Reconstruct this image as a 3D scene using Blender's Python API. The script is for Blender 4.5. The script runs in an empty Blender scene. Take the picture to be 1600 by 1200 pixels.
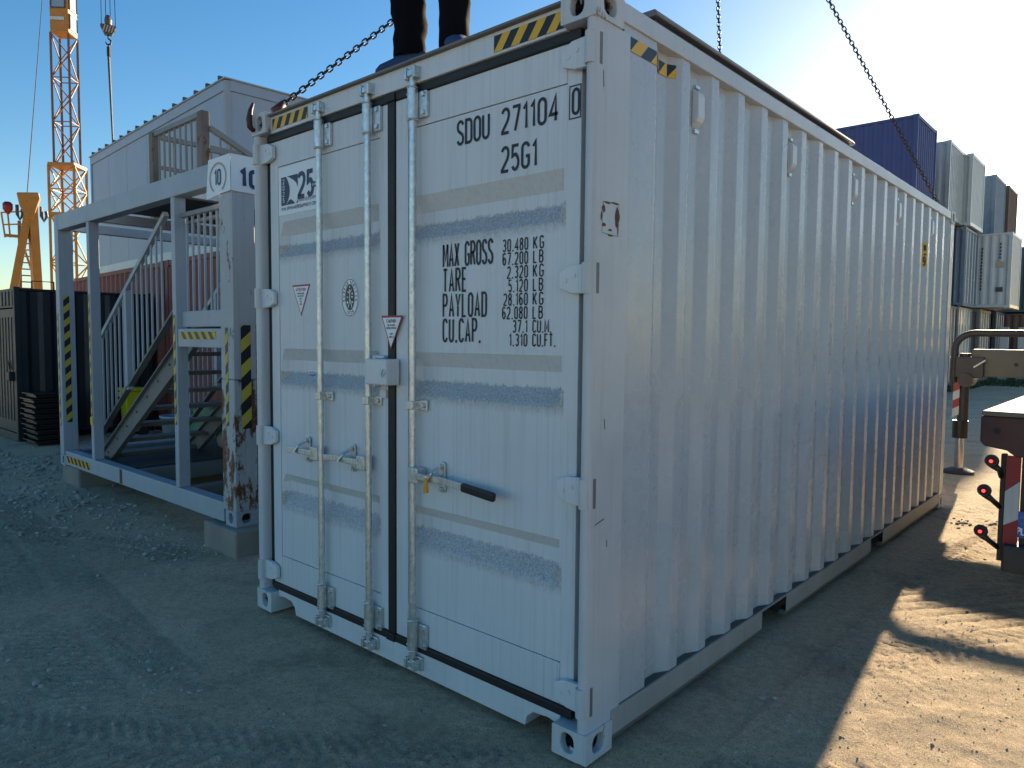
import bpy, bmesh, math, random
import numpy as np
from mathutils import Vector, Matrix
random.seed(7)
R = math.radians
S = bpy.context.scene
COL = S.collection

# ------------------------------------------------------------------ camera, sky, sun, exposure
cam = bpy.data.cameras.new('camera'); camo = bpy.data.objects.new('camera', cam); COL.objects.link(camo)
cam.sensor_width = 36.0; cam.lens = 36.0 * 1127.84 / 1600.0; cam.clip_end = 2000; cam.clip_start = 0.05
YAW, PITCH, ROLL = 0.73037, -0.060758, 0.008683
camo.location = (3.98579, -2.16163, 1.61525)
_f = Vector((-math.sin(YAW) * math.cos(PITCH), math.cos(YAW) * math.cos(PITCH), math.sin(PITCH)))
_r = _f.cross(Vector((0, 0, 1))).normalized(); _u = _r.cross(_f)
_r2 = math.cos(ROLL) * _r + math.sin(ROLL) * _u; _u2 = -math.sin(ROLL) * _r + math.cos(ROLL) * _u
camo.rotation_euler = Matrix((_r2, _u2, -_f)).transposed().to_euler()
S.camera = camo
SUN_EL, SUN_AZ = R(16.0), R(-7.0)          # azimuth clockwise from +Y
W = bpy.data.worlds.new('World'); S.world = W; W.use_nodes = True
wn = W.node_tree.nodes; wn.clear()
sky = wn.new('ShaderNodeTexSky'); sky.sky_type = 'NISHITA'; sky.sun_disc = False
sky.sun_elevation = SUN_EL; sky.sun_rotation = SUN_AZ; sky.air_density = 1.0; sky.dust_density = 0.35; sky.ozone_density = 1.6; sky.altitude = 100
bg = wn.new('ShaderNodeBackground'); bg.inputs[1].default_value = 0.057
hs = wn.new('ShaderNodeHueSaturation'); hs.inputs['Saturation'].default_value = 1.38
wo = wn.new('ShaderNodeOutputWorld')
W.node_tree.links.new(sky.outputs[0], hs.inputs['Color']); W.node_tree.links.new(hs.outputs[0], bg.inputs[0]); W.node_tree.links.new(bg.outputs[0], wo.inputs[0])
sl = bpy.data.lights.new('sun', 'SUN'); sl.energy = 4.6; sl.angle = R(0.55); sl.color = (1.0, 0.82, 0.56)
slo = bpy.data.objects.new('sun', sl); COL.objects.link(slo)
sd = Vector((math.sin(SUN_AZ) * math.cos(SUN_EL), math.cos(SUN_AZ) * math.cos(SUN_EL), math.sin(SUN_EL)))
slo.rotation_euler = sd.to_track_quat('Z', 'Y').to_euler(); slo.location = sd * 60
S.view_settings.view_transform = 'Standard'; S.view_settings.look = 'None'; S.view_settings.gamma = 1.0
S.view_settings.exposure = 1.70; S.view_settings.use_curve_mapping = False
S.render.engine = 'CYCLES'

# ------------------------------------------------------------------ materials
def nmat(name):
    m = bpy.data.materials.new(name); m.use_nodes = True
    n = m.node_tree.nodes; l = m.node_tree.links
    return m, n, l, n['Principled BSDF']
def ramp(n, p0, c0, p1, c1):
    r = n.new('ShaderNodeValToRGB'); e = r.color_ramp.elements
    e[0].position = p0; e[0].color = (*c0, 1); e[1].position = p1; e[1].color = (*c1, 1); return r
def g3(v): return (v, v, v)
def noise(n, l, scale, detail=4, vec=None, rough=.55):
    t = n.new('ShaderNodeTexNoise'); t.inputs['Scale'].default_value = scale; t.inputs['Detail'].default_value = detail
    t.inputs['Roughness'].default_value = rough
    if vec is not None: l.new(vec, t.inputs['Vector'])
    return t
def mapped(n, l, scale, coord='Object'):
    tc = n.new('ShaderNodeTexCoord'); mp = n.new('ShaderNodeMapping'); mp.inputs['Scale'].default_value = scale
    l.new(tc.outputs[coord], mp.inputs['Vector']); return mp.outputs[0]
def mixc(n, l, fac, a, b, mode='MIX'):
    m = n.new('ShaderNodeMix'); m.data_type = 'RGBA'; m.blend_type = mode
    for sock, v in ((m.inputs[0], fac), (m.inputs[6], a), (m.inputs[7], b)):
        if hasattr(v, 'is_output'): l.new(v, sock)
        elif isinstance(v, (int, float)): sock.default_value = v
        else: sock.default_value = (*v, 1)
    return m.outputs[2]
def paint(name, col, rough=.5, var=.08, streak=.0, dirt=(.12, .09, .06), rust=0.0, metal=0.0, bump=.0, spec=.5, blotch=0.0):
    m, n, l, b = nmat(name)
    v1 = noise(n, l, 3.0, 5, mapped(n, l, (1, 1, 1)))
    r1 = ramp(n, .3, g3(1 - var), .7, g3(1 + var * .4)); l.new(v1.outputs[0], r1.inputs[0])
    c = mixc(n, l, 1.0, col, r1.outputs[0], 'MULTIPLY')
    if streak > 0:      # rain-run dirt, thin vertical lines
        v2 = noise(n, l, 1.0, 6, mapped(n, l, (55, 55, 1.1)), .65)
        r2 = ramp(n, .52, g3(0), .78, g3(streak)); l.new(v2.outputs[0], r2.inputs[0])
        c = mixc(n, l, r2.outputs[0], c, dirt)
    if blotch > 0:
        v4 = noise(n, l, 1.3, 7, mapped(n, l, (1, 1, .7)), .7)
        r4 = ramp(n, .5, g3(0), .8, g3(blotch)); l.new(v4.outputs[0], r4.inputs[0])
        c = mixc(n, l, r4.outputs[0], c, dirt)
    if rust > 0:
        v3 = noise(n, l, 7.0, 8, mapped(n, l, (1, 1, .45)), .7)
        r3 = ramp(n, .68 - rust * .42, g3(0), .72 - rust * .42, g3(1)); l.new(v3.outputs[0], r3.inputs[0])
        v5 = noise(n, l, 40.0, 4, mapped(n, l, (1, 1, 1)))
        rc = ramp(n, .3, (.05, .02, .012), .7, (.22, .08, .03)); l.new(v5.outputs[0], rc.inputs[0])
        c = mixc(n, l, r3.outputs[0], c, rc.outputs[0])
    l.new(c, b.inputs['Base Color'])
    v6 = noise(n, l, 9.0, 4, mapped(n, l, (1, 1, 1)))
    mr = n.new('ShaderNodeMapRange'); mr.inputs[3].default_value = max(.05, rough - .1); mr.inputs[4].default_value = min(1, rough + .12)
    l.new(v6.outputs[0], mr.inputs[0]); l.new(mr.outputs[0], b.inputs['Roughness'])
    b.inputs['Metallic'].default_value = metal; b.inputs['Specular IOR Level'].default_value = spec
    if bump > 0:
        v7 = noise(n, l, 5.0, 4, mapped(n, l, (1, 1, .35)))
        bp = n.new('ShaderNodeBump'); bp.inputs['Strength'].default_value = bump; bp.inputs['Distance'].default_value = .02
        l.new(v7.outputs[0], bp.inputs['Height']); l.new(bp.outputs[0], b.inputs['Normal'])
    return m
CW = (.63, .655, .68)  # door-end copy of the one container paint, lifted for its stronger daylight
M = {}
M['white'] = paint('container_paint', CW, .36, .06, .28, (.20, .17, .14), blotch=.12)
M['whiteside'] = paint('container_side_paint', (.47, .50, .53), .27, .06, .22, (.20, .18, .16), bump=.1, blotch=.16)  # same paint darkened: the side's weaker daylight is put into the colour
M['rail'] = paint('dusty_rail_paint', (.36, .35, .33), .6, .12, .3, (.14, .12, .09), blotch=.35)  # dust, plus the dark ground reflection put into the base colour
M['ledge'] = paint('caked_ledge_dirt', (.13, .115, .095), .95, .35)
M['postwhite'] = paint('post_paint', (.53, .555, .58), .36, .07, .28, (.20, .17, .14), blotch=.14)  # same paint, toned midway between the lifted doors and the shaded side
M['castwhite'] = paint('casting_paint', (.54, .56, .575), .5, .12, .3, rust=.17, blotch=.5)
M['gasket'] = paint('black_rubber', (.012, .012, .013), .55, .1)
M['hole'] = paint('dark_interior', (.03, .028, .026), .8, .1)  # near-black puts the shade of hollows and pockets into the surface colour
M['ink'] = paint('navy_lettering', (.012, .016, .028), .5, .05)
M['sticker'] = paint('white_vinyl', (.78, .80, .82), .35, .03)
M['navy'] = paint('navy_print', (.014, .028, .08), .4, .03)
M['redprint'] = paint('red_print', (.32, .02, .03), .4, .03)
M['darkgreyprint'] = paint('dark_grey_print', (.05, .055, .06), .4, .03)
M['tapeyellow'] = paint('yellow_tape', (.75, .42, .02), .4, .08, .1)
M['tapeblack'] = paint('black_tape', (.012, .013, .016), .4, .05)
M['oldyellow'] = paint('faded_yellow_tape', (.55, .45, .06), .5, .15, .3)
M['blackplastic'] = paint('black_plastic', (.012, .012, .012), .4, .1)
M['sealyellow'] = paint('yellow_seal', (.65, .32, .03), .35, .05)
M['chain'] = paint('dark_chain_steel', (.035, .028, .026), .45, .2, metal=.6)
M['hookred'] = paint('red_hook_paint', (.07, .012, .010), .5, .2)
M['frame'] = paint('grey_frame_paint', (.37, .42, .47), .5, .1, .25, blotch=.15)
M['framerust'] = paint('rusted_post_paint', (.42, .44, .46), .55, .1, .35, rust=.46)
M['framespot'] = paint('spotted_rust_paint', (.42, .44, .46), .55, .1, .3, rust=.14)
M['railgrey'] = paint('railing_grey', (.22, .23, .23), .55, .15, .1, rust=.1)
M['stringer'] = paint('stair_steel', (.19, .19, .18), .6, .2, .3, blotch=.4)
M['deck'] = paint('dark_checker_plate', (.06, .06, .06), .6, .2)
M['concrete'] = paint('concrete', (.27, .25, .22), .9, .2, blotch=.4)
M['cabin'] = paint('cabin_panel', (.33, .40, .49), .5, .05, .12, blotch=.1)
M['cabintrim'] = paint('cabin_trim', (.33, .36, .40), .5, .05)
M['redcont'] = paint('oxide_red_paint', (.20, .055, .045), .6, .15, .2, blotch=.2)
M['darkcont'] = paint('dark_navy_paint', (.012, .018, .024), .5, .2, .1)
M['darkgrey'] = paint('dark_grey_paint', (.055, .06, .06), .5, .15, .3)
M['craneyellow'] = paint('crane_yellow', (.42, .18, .02), .5, .15, rust=.08)
M['cranerust'] = paint('weathered_crane_yellow', (.20, .085, .035), .6, .2, rust=.25)
M['cable'] = paint('steel_cable', (.03, .03, .03), .5, .1)
M['glass'] = paint('cab_glass', (.25, .32, .38), .05, .02, metal=.2)
M['lampred'] = paint('red_lamp_glass', (.20, .008, .008), .25, .05)
M['trousers'] = paint('dark_trousers', (.006, .006, .009), .95, .3, spec=.08)
M['jacket'] = paint('dark_jacket', (.02, .022, .03), .9, .3)
M['shoe'] = paint('blue_shoe', (.02, .05, .14), .7, .2)
M['skin'] = paint('skin', (.45, .26, .19), .5, .08)
M['hair'] = paint('dark_hair', (.03, .02, .015), .7, .2)
M['sheet'] = paint('dark_sheet_metal', (.16, .15, .14), .5, .2, .1)
M['blue'] = paint('blue_container', (.035, .055, .20), .5, .12, .2, blotch=.15)
M['greyc'] = paint('grey_container', (.36, .40, .40), .2, .1, .2, blotch=.15)
M['bluegrey'] = paint('blue_grey_container', (.16, .23, .31), .5, .12, .25, blotch=.2)
M['navyc'] = paint('navy_container', (.04, .05, .09), .5, .12, .2)
M['brown'] = paint('brown_container', (.13, .085, .07), .6, .15, .25, blotch=.3, rust=.1)
M['teal'] = paint('teal_container', (.05, .12, .16), .5, .12, .2)
M['pale'] = paint('pale_container', (.50, .55, .56), .32, .08, .2, blotch=.1)
M['purple'] = paint('purple_grey_container', (.12, .10, .12), .6, .12, .2)
M['truckdark'] = paint('truck_dark_steel', (.035, .03, .03), .55, .2, blotch=.3)
M['truckred'] = paint('truck_dirty_red', (.10, .035, .03), .6, .3, blotch=.5)
M['wood'] = paint('deck_planks', (.20, .165, .125), .8, .2, blotch=.3)
M['olive'] = paint('stabiliser_paint', (.075, .07, .055), .5, .15, blotch=.4)
M['chrome'] = paint('chrome_steel', (.55, .55, .55), .22, .05, metal=1.0)
M['tyre'] = paint('tyre_rubber', (.02, .02, .02), .85, .2)
M['refred'] = paint('red_reflective', (.26, .015, .02), .4, .08)
M['refwhite'] = paint('white_reflective', (.50, .50, .49), .4, .1, .3, blotch=.3)
M['plateblue'] = paint('plate_blue', (.015, .10, .42), .4, .03)
M['binyellow'] = paint('yellow_bin', (.62, .55, .02), .45, .1)
M['bingreen'] = paint('green_bin', (.03, .20, .13), .45, .1)
M['binblue'] = paint('pale_blue_tub', (.30, .38, .46), .45, .1)
M['sack'] = paint('woven_sack', (.45, .43, .38), .9, .2)
M['khaki'] = paint('green_tarp', (.16, .20, .12), .8, .2)
M['ring'] = paint('tan_print', (.45, .36, .28), .5, .1)
M['faryard'] = paint('far_roof', (.45, .48, .50), .7, .1)
def galv():
    m, n, l, b = nmat('galvanised_steel')
    t = n.new('ShaderNodeTexVoronoi'); t.inputs['Scale'].default_value = 90
    l.new(mapped(n, l, (1, 1, .6)), t.inputs['Vector'])
    r = ramp(n, 0, (.50, .53, .54), 1, (.74, .76, .75)); l.new(t.outputs['Color'], r.inputs[0])
    l.new(r.outputs[0], b.inputs['Base Color']); b.inputs['Metallic'].default_value = .85
    v = noise(n, l, 25, 5, mapped(n, l, (1, 1, .5)))
    mr = n.new('ShaderNodeMapRange'); mr.inputs[3].default_value = .25; mr.inputs[4].default_value = .55
    l.new(v.outputs[0], mr.inputs[0]); l.new(mr.outputs[0], b.inputs['Roughness'])
    return m
M['galv'] = galv()
def emis(name, col, strength):
    m, n, l, b = nmat(name); b.inputs['Base Color'].default_value = (*col, 1)
    b.inputs['Emission Color'].default_value = (*col, 1); b.inputs['Emission Strength'].default_value = strength; return m
M['lit'] = emis('lit_tail_lamp', (1.0, .06, .06), .7)
# door panel paint: grey dust settled on the upward slopes of the three troughs, fading into runs below
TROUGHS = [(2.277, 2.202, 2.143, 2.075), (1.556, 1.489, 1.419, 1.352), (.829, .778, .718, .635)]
def doorpaint():
    m, n, l, b = nmat('door_panel_paint')
    tc = n.new('ShaderNodeTexCoord'); sx = n.new('ShaderNodeSeparateXYZ'); l.new(tc.outputs['Object'], sx.inputs[0])
    wob = noise(n, l, 70, 3, mapped(n, l, (1, 1, .5)))
    zz = n.new('ShaderNodeMath'); zz.operation = 'MULTIPLY_ADD'; zz.inputs[1].default_value = .05
    l.new(wob.outputs[0], zz.inputs[0]); l.new(sx.outputs[2], zz.inputs[2])
    tot = None
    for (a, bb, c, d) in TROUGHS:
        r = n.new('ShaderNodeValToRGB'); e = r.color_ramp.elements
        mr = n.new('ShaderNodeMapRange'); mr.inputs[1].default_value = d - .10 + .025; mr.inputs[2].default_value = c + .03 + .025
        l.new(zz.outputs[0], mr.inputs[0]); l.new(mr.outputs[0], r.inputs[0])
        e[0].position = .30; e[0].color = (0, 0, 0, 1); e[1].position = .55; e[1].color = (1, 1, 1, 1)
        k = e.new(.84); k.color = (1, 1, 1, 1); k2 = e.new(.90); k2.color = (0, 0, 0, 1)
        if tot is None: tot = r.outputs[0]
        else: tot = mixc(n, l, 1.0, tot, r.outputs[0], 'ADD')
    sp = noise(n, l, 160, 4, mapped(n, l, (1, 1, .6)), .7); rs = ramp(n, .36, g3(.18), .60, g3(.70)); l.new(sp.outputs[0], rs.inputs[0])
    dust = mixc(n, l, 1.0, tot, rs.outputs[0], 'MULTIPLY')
    v1 = noise(n, l, 2.5, 5, mapped(n, l, (1, 1, 1))); r1 = ramp(n, .3, g3(.94), .7, g3(1.02)); l.new(v1.outputs[0], r1.inputs[0])
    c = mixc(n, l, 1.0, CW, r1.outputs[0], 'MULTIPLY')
    v2 = noise(n, l, 1.0, 6, mapped(n, l, (70, 70, 1.0)), .65); r2 = ramp(n, .5, g3(0), .8, g3(.34)); l.new(v2.outputs[0], r2.inputs[0])
    c = mixc(n, l, r2.outputs[0], c, (.24, .21, .18))
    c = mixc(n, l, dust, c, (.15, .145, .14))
    l.new(c, b.inputs['Base Color']); b.inputs['Roughness'].default_value = .42
    v7 = noise(n, l, 3.0, 3, mapped(n, l, (1, 1, .5))); bp = n.new('ShaderNodeBump'); bp.inputs['Strength'].default_value = .15; bp.inputs['Distance'].default_value = .02
    l.new(v7.outputs[0], bp.inputs['Height']); l.new(bp.outputs[0], b.inputs['Normal'])
    return m
M['doorpanel'] = doorpaint()

# ------------------------------------------------------------------ mesh helpers
class MB:
    def __init__(s): s.v = []; s.f = []
    def add(s, vs, fs):
        o = len(s.v); s.v += [tuple(p) for p in vs]; s.f += [tuple(i + o for i in q) for q in fs]; return s
    def box(s, x0, x1, y0, y1, z0, z1):
        return s.add([(x0,y0,z0),(x1,y0,z0),(x1,y1,z0),(x0,y1,z0),(x0,y0,z1),(x1,y0,z1),(x1,y1,z1),(x0,y1,z1)],
                     [(0,3,2,1),(4,5,6,7),(0,1,5,4),(1,2,6,5),(2,3,7,6),(3,0,4,7)])
    def bar(s, a, b, w, h=None, up=(0,0,1)):
        h = w if h is None else h; a = Vector(a); b = Vector(b); d = (b - a).normalized(); up = Vector(up)
        if abs(d.dot(up)) > .99: up = Vector((0, 1, 0))
        x = d.cross(up).normalized() * w / 2; y = x.cross(d).normalized() * h / 2
        vs = [p + i * x + j * y for p in (a, b) for i, j in ((-1,-1),(1,-1),(1,1),(-1,1))]
        return s.add(vs, [(0,1,2,3),(7,6,5,4),(0,4,5,1),(1,5,6,2),(2,6,7,3),(3,7,4,0)])
    def tube(s, pts, r, n=10, cap=True):
        pts = [Vector(p) for p in pts]; rings = []
        prev = None
        for i, p in enumerate(pts):
            if i == 0: d = pts[1] - p
            elif i == len(pts) - 1: d = p - pts[i-1]
            else: d = (pts[i+1] - p).normalized() + (p - pts[i-1]).normalized()
            d.normalize()
            u = prev if prev is not None else (Vector((0,0,1)) if abs(d.z) < .9 else Vector((0,1,0)))
            x = d.cross(u); 
            if x.length < 1e-4: x = d.cross(Vector((1,0,0)))
            x.normalize(); y = x.cross(d).normalized(); prev = y
            rr = r[i] if isinstance(r, (list, tuple)) else r
            rings.append([p + rr * (math.cos(2*math.pi*k/n) * x + math.sin(2*math.pi*k/n) * y) for k in range(n)])
        vs = [q for g in rings for q in g]; fs = []
        for i in range(len(pts) - 1):
            for k in range(n):
                a = i*n + k; b = i*n + (k+1) % n; fs.append((a, b, b + n, a + n))
        if cap: fs.append(tuple(range(n))[::-1]); fs.append(tuple((len(pts)-1)*n + k for k in range(n)))
        return s.add(vs, fs)
    def prism(s, poly, axis, a, b):      # poly: 2D points; extruded along axis from a to b
        def P(p, t):
            return {'x': (t, p[0], p[1]), 'y': (p[0], t, p[1]), 'z': (p[0], p[1], t)}[axis]
        n = len(poly); vs = [P(p, a) for p in poly] + [P(p, b) for p in poly]
        return s.add(vs, [tuple(range(n))[::-1], tuple(range(n, 2*n))] + [(i, (i+1) % n, n + (i+1) % n, n + i) for i in range(n)])
    def poly(s, vs): return s.add(vs, [tuple(range(len(vs)))])
    def mesh(s, name, org=(0,0,0), smooth=False):
        me = bpy.data.meshes.new(name); o = Vector(org)
        me.from_pydata([tuple(Vector(p) - o) for p in s.v], [], s.f)
        bm = bmesh.new(); bm.from_mesh(me); bmesh.ops.recalc_face_normals(bm, faces=bm.faces); bm.to_mesh(me); bm.free()
        if smooth: me.polygons.foreach_set('use_smooth', [True] * len(me.polygons))
        return me
    def islands(s, touch):
        par = list(range(len(s.v)))
        def fd(a):
            while par[a] != a: par[a] = par[par[a]]; a = par[a]
            return a
        for f in s.f:
            r = fd(f[0])
            for k in f[1:]: par[fd(k)] = r
        g = {}
        for i in range(len(s.v)): g.setdefault(fd(i), []).append(i)
        gs = list(g.values())
        if len(gs) == 1 or len(gs) > 400: return None
        if touch:
            V = np.array([tuple(p) for p in s.v]); lo = np.array([V[q].min(0) for q in gs]); hi = np.array([V[q].max(0) for q in gs])
            gap = np.maximum(lo[:,None]-hi[None], lo[None]-hi[:,None]).max(-1); p2 = list(range(len(gs)))
            def f2(a):
                while p2[a] != a: a = p2[a]
                return a
            for a, b in zip(*np.nonzero(np.triu(gap <= .004, 1))): p2[f2(a)] = f2(b)
            m = {}
            for i in range(len(gs)): m.setdefault(f2(i), []).extend(gs[i])
            gs = list(m.values())
        if len(gs) == 1: return None
        out = []
        own = {}
        for k, q in enumerate(gs):
            for i in q: own[i] = k
        mbs = [MB() for _ in gs]; idx = {}
        for k, q in enumerate(gs):
            q.sort()
            for j, i in enumerate(q): idx[i] = j; mbs[k].v.append(s.v[i])
        for f in s.f: mbs[own[f[0]]].f.append(tuple(idx[i] for i in f))
        return mbs
    def build(s, name, mat, parent=None, org=None, smooth=False, bevel=0, label=None, split=True):
        if org is None: org = wpos(parent)
        if split and parent is not None:
            mbs = s.islands(split != 'all')
            if mbs:
                os_ = [m.build(name, mat, parent, org, smooth, bevel, label, False) for m in mbs]
                return os_[0]
        me = s.mesh(name, org, smooth); me.materials.append(M[mat])
        return link(name, me, parent, bevel, label)
def stuff(o): o['kind'] = 'stuff'; return o
def wpos(o):
    p = Vector((0,0,0))
    while o is not None: p += Vector(o.location); o = o.parent
    return p
def link(name, me, parent=None, bevel=0, label=None, loc=None):
    o = bpy.data.objects.new(name, me); COL.objects.link(o); o.parent = parent
    if loc is not None: o.location = loc
    if bevel:
        md = o.modifiers.new('bevel', 'BEVEL'); md.width = bevel; md.segments = 2; md.limit_method = 'ANGLE'; md.angle_limit = R(40)
    if label: o['label'] = label
    return o
def smooth_angle(o, ang=35):
    o.data.polygons.foreach_set('use_smooth', [True] * len(o.data.polygons))
    try: o.data.set_sharp_from_angle(angle=R(ang))
    except Exception: pass
    return o
def tag(o, label, cat, group=None, kind=None):
    o['label'] = label; o['category'] = cat
    if group: o['group'] = group
    if kind: o['kind'] = kind
    return o
def thing(name, loc, label, cat, group=None):
    o = bpy.data.objects.new(name, None); COL.objects.link(o); o.location = loc; o.empty_display_size = .1
    return tag(o, label, cat, group)
def copy_tree(o, loc, label=None, rotz=None, matmap=None):
    def rec(a, par):
        c = a.copy(); COL.objects.link(c); c.parent = par
        if matmap and a.type == 'MESH' and a.data.materials[0].name in matmap:
            c.data = matmap_mesh(a.data, matmap[a.data.materials[0].name])
        for ch in a.children: rec(ch, c)
        return c
    c = rec(o, None); c.location = loc
    if label: c['label'] = label
    if rotz is not None: c.rotation_euler.z = rotz
    return c
_mm = {}
def matmap_mesh(me, mat):
    k = (me.name, mat)
    if k not in _mm:
        m2 = me.copy(); m2.materials.clear(); m2.materials.append(M[mat]); _mm[k] = m2
    return _mm[k]

# ------------------------------------------------------------------ stroke lettering (narrow stencil gothic)
def arc(cx, cy, rx, ry, a0, a1, n=8):
    return [(cx + rx * math.cos(R(a0 + (a1 - a0) * i / n)), cy + ry * math.sin(R(a0 + (a1 - a0) * i / n))) for i in range(n + 1)]
w_ = .40; h_ = w_ / 2
RR = arc(h_, 1-h_, h_, h_, 0, 180) + arc(h_, h_, h_, h_, 180, 360) + [(w_, 1-h_)]
Sg = arc(h_, 1-h_, h_, h_, 10, 180) + [(0, .74), (.05, .60), (.2, .5), (.35, .40), (w_, .27)] + arc(h_, h_, h_, h_, 0, -170)
G = {
 '0': [RR], 'O': [RR], 'S': [Sg],
 'D': [[(0,0),(0,1),(w_-.18,1)] + arc(w_-.18, .82, .18, .18, 90, 0) + arc(w_-.18, .18, .18, .18, 0, -90) + [(0,0)]],
 'U': [[(0,1)] + arc(h_, h_, h_, h_, 180, 360) + [(w_,1)]],
 '1': [[(.02,.80),(.18,1),(.18,0)]],
 '2': [arc(h_, 1-h_, h_, h_, 170, 0) + [(w_,.68),(.34,.50),(0,.06),(0,0),(w_,0)]],
 '3': [arc(h_, .77, h_, .23, 150, -70) + [(.16,.53)], [(.16,.53),(.24,.53)] + arc(h_, .26, h_, .26, 70, -150)],
 '4': [[(.32,0),(.32,1),(0,.27),(.44,.27)]],
 '5': [[(w_,1),(.04,1),(.02,.56)] + [(.12,.62),(.24,.63)] + arc(h_, .30, h_, .30, 60, -150)],
 '6': [arc(h_, .80, h_, .20, 30, 180) + [(0,.3)] + arc(h_, .30, h_, .30, 180, 540)],
 '7': [[(0,1),(w_,1),(w_,.9),(.15,0)]],
 '8': [arc(h_, .77, h_*.92, .23, 0, 360, 14), arc(h_, .27, h_, .27, 0, 360, 14)],
 '9': [arc(h_, .20, h_, .20, -150, 0) + [(w_,.7)] + arc(h_, .70, h_, .30, 0, 360)],
 'G': [arc(h_, 1-h_, h_, h_, 10, 180) + arc(h_, h_, h_, h_, 180, 360) + [(w_,.46),(.22,.46)]],
 'C': [arc(h_, 1-h_, h_, h_, 10, 180) + arc(h_, h_, h_, h_, 180, 350)],
 'M': [[(0,0),(0,1),(.24,.25),(.48,1),(.48,0)]], 'N': [[(0,0),(0,1),(w_,0),(w_,1)]],
 'A': [[(0,0),(.21,1),(.42,0)], [(.07,.3),(.35,.3)]], 'X': [[(0,0),(w_,1)], [(0,1),(w_,0)]],
 'R': [[(0,0),(0,1),(.22,1)] + arc(.22, .77, .18, .23, 90, -90) + [(0,.54)], [(.2,.54),(w_,0)]],
 'P': [[(0,0),(0,1),(.22,1)] + arc(.22, .75, .18, .25, 90, -90) + [(0,.5)]],
 'B': [[(0,0),(0,1),(.2,1)] + arc(.2, .77, .18, .23, 90, -90) + [(0,.54)], [(.2,.54)] + arc(.2, .27, .2, .27, 90, -90) + [(0,0)]],
 'T': [[(h_,0),(h_,1)], [(0,1),(w_,1)]], 'E': [[(.36,0),(0,0),(0,1),(.36,1)], [(0,.52),(.30,.52)]],
 'F': [[(0,0),(0,1),(.36,1)], [(0,.52),(.30,.52)]], 'Y': [[(0,1),(h_,.45),(w_,1)], [(h_,.45),(h_,0)]],
 'L': [[(0,1),(0,0),(.34,0)]], 'K': [[(0,0),(0,1)], [(w_,1),(0,.4)], [(.12,.55),(w_,0)]], 'I': [[(.08,0),(.08,1)]],
 'V': [[(0,1),(h_,0),(w_,1)]], 'W': [[(0,1),(.13,0),(.26,.8),(.39,0),(.52,1)]], 'Q': [RR, [(.24,.22),(.44,-.05)]],
 '.': [[(.05,-.06),(.05,.07)]],
}
ADV = {'M': .48, 'W': .52, '1': .20, '.': .10, 'I': .16, ' ': .30, 'A': .42, 'L': .36, 'E': .37, 'F': .37, 'Q': .44}
def ribbon(mb, pts, t, fn):
    q_ = [pts[0]]
    for p in pts[1:]:
        if math.hypot(p[0]-q_[-1][0], p[1]-q_[-1][1]) > 1e-7: q_.append(p)
    pts = q_
    n = len(pts); 
    L = []; Rr = []
    closed = (abs(pts[0][0]-pts[-1][0]) < 1e-6 and abs(pts[0][1]-pts[-1][1]) < 1e-6)
    for i in range(n):
        p = Vector(pts[i])
        a = Vector(pts[i-1]) if i > 0 else (Vector(pts[-2]) if closed else None)
        b = Vector(pts[i+1]) if i < n-1 else (Vector(pts[1]) if closed else None)
        d1 = (p - a).normalized() if a is not None and (p-a).length > 1e-9 else None
        d2 = (b - p).normalized() if b is not None and (b-p).length > 1e-9 else None
        if d1 is None: d1 = d2
        if d2 is None: d2 = d1
        n1 = Vector((-d1.y, d1.x)); n2 = Vector((-d2.y, d2.x)); m = n1 + n2
        if m.length < .2: m = n1
        m.normalize(); k = min(1.8, 1 / max(.3, m.dot(n1)))
        L.append(p + m * t/2 * k); Rr.append(p - m * t/2 * k)
    vs = [fn(q.x, q.y) for q in L] + [fn(q.x, q.y) for q in Rr]
    mb.add(vs, [(i, i+1, n+i+1, n+i) for i in range(n-1)])
def text(mb, s, fn, H, wide=1.0, t=.13, gap=.17, align='l'):
    """fn(u, v) -> 3D; letters of height H laid out from u=0"""
    tot = sum(ADV.get(c, w_) + gap for c in s) - gap
    x = {'l': 0, 'r': -tot, 'c': -tot/2}[align]
    for c in s:
        for st in G.get(c, []):
            ribbon(mb, [((x + px) * H * wide, py * H) for px, py in st], t * H, fn)
        x += ADV.get(c, w_) + gap
    return tot * H * wide

# ------------------------------------------------------------------ ground
_NT = {}
def vnoise(x, y, sc, seed):
    if seed not in _NT: _NT[seed] = np.random.RandomState(seed).rand(256, 256)
    T = _NT[seed]
    X = x * sc; Y = y * sc; xi = np.floor(X).astype(int); yi = np.floor(Y).astype(int)
    fx = X - xi; fy = Y - yi; fx = fx*fx*(3-2*fx); fy = fy*fy*(3-2*fy)
    a = T[xi % 256, yi % 256]; b = T[(xi+1) % 256, yi % 256]; c = T[xi % 256, (yi+1) % 256]; d = T[(xi+1) % 256, (yi+1) % 256]
    return (a*(1-fx)+b*fx)*(1-fy) + (c*(1-fx)+d*fx)*fy - .5
def tread(x, y, x0, y0, ang, width, amp, seed, length=None):
    """chevron tyre print along a line through (x0, y0)"""
    ca, sa = math.cos(R(ang)), math.sin(R(ang)); u = (x-x0)*ca + (y-y0)*sa; v = -(x-x0)*sa + (y-y0)*ca
    v = v + .05*np.sin(u*.9 + seed)
    m = np.clip((width/2 - np.abs(v)) / .04, 0, 1)
    if length: m = m * np.clip((length/2 - np.abs(u)) / .4, 0, 1)
    ph = (u + .8*np.abs(v)) / .07
    lug = (np.sin(2*np.pi*ph) > .1) * (np.abs(np.abs(v) - width*.25) < width*.2)
    patch = np.clip(.65 + 2.0*vnoise(x, y, 1.1, seed), 0, 1)
    return m * patch * (-.6*amp + amp*lug)
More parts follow.
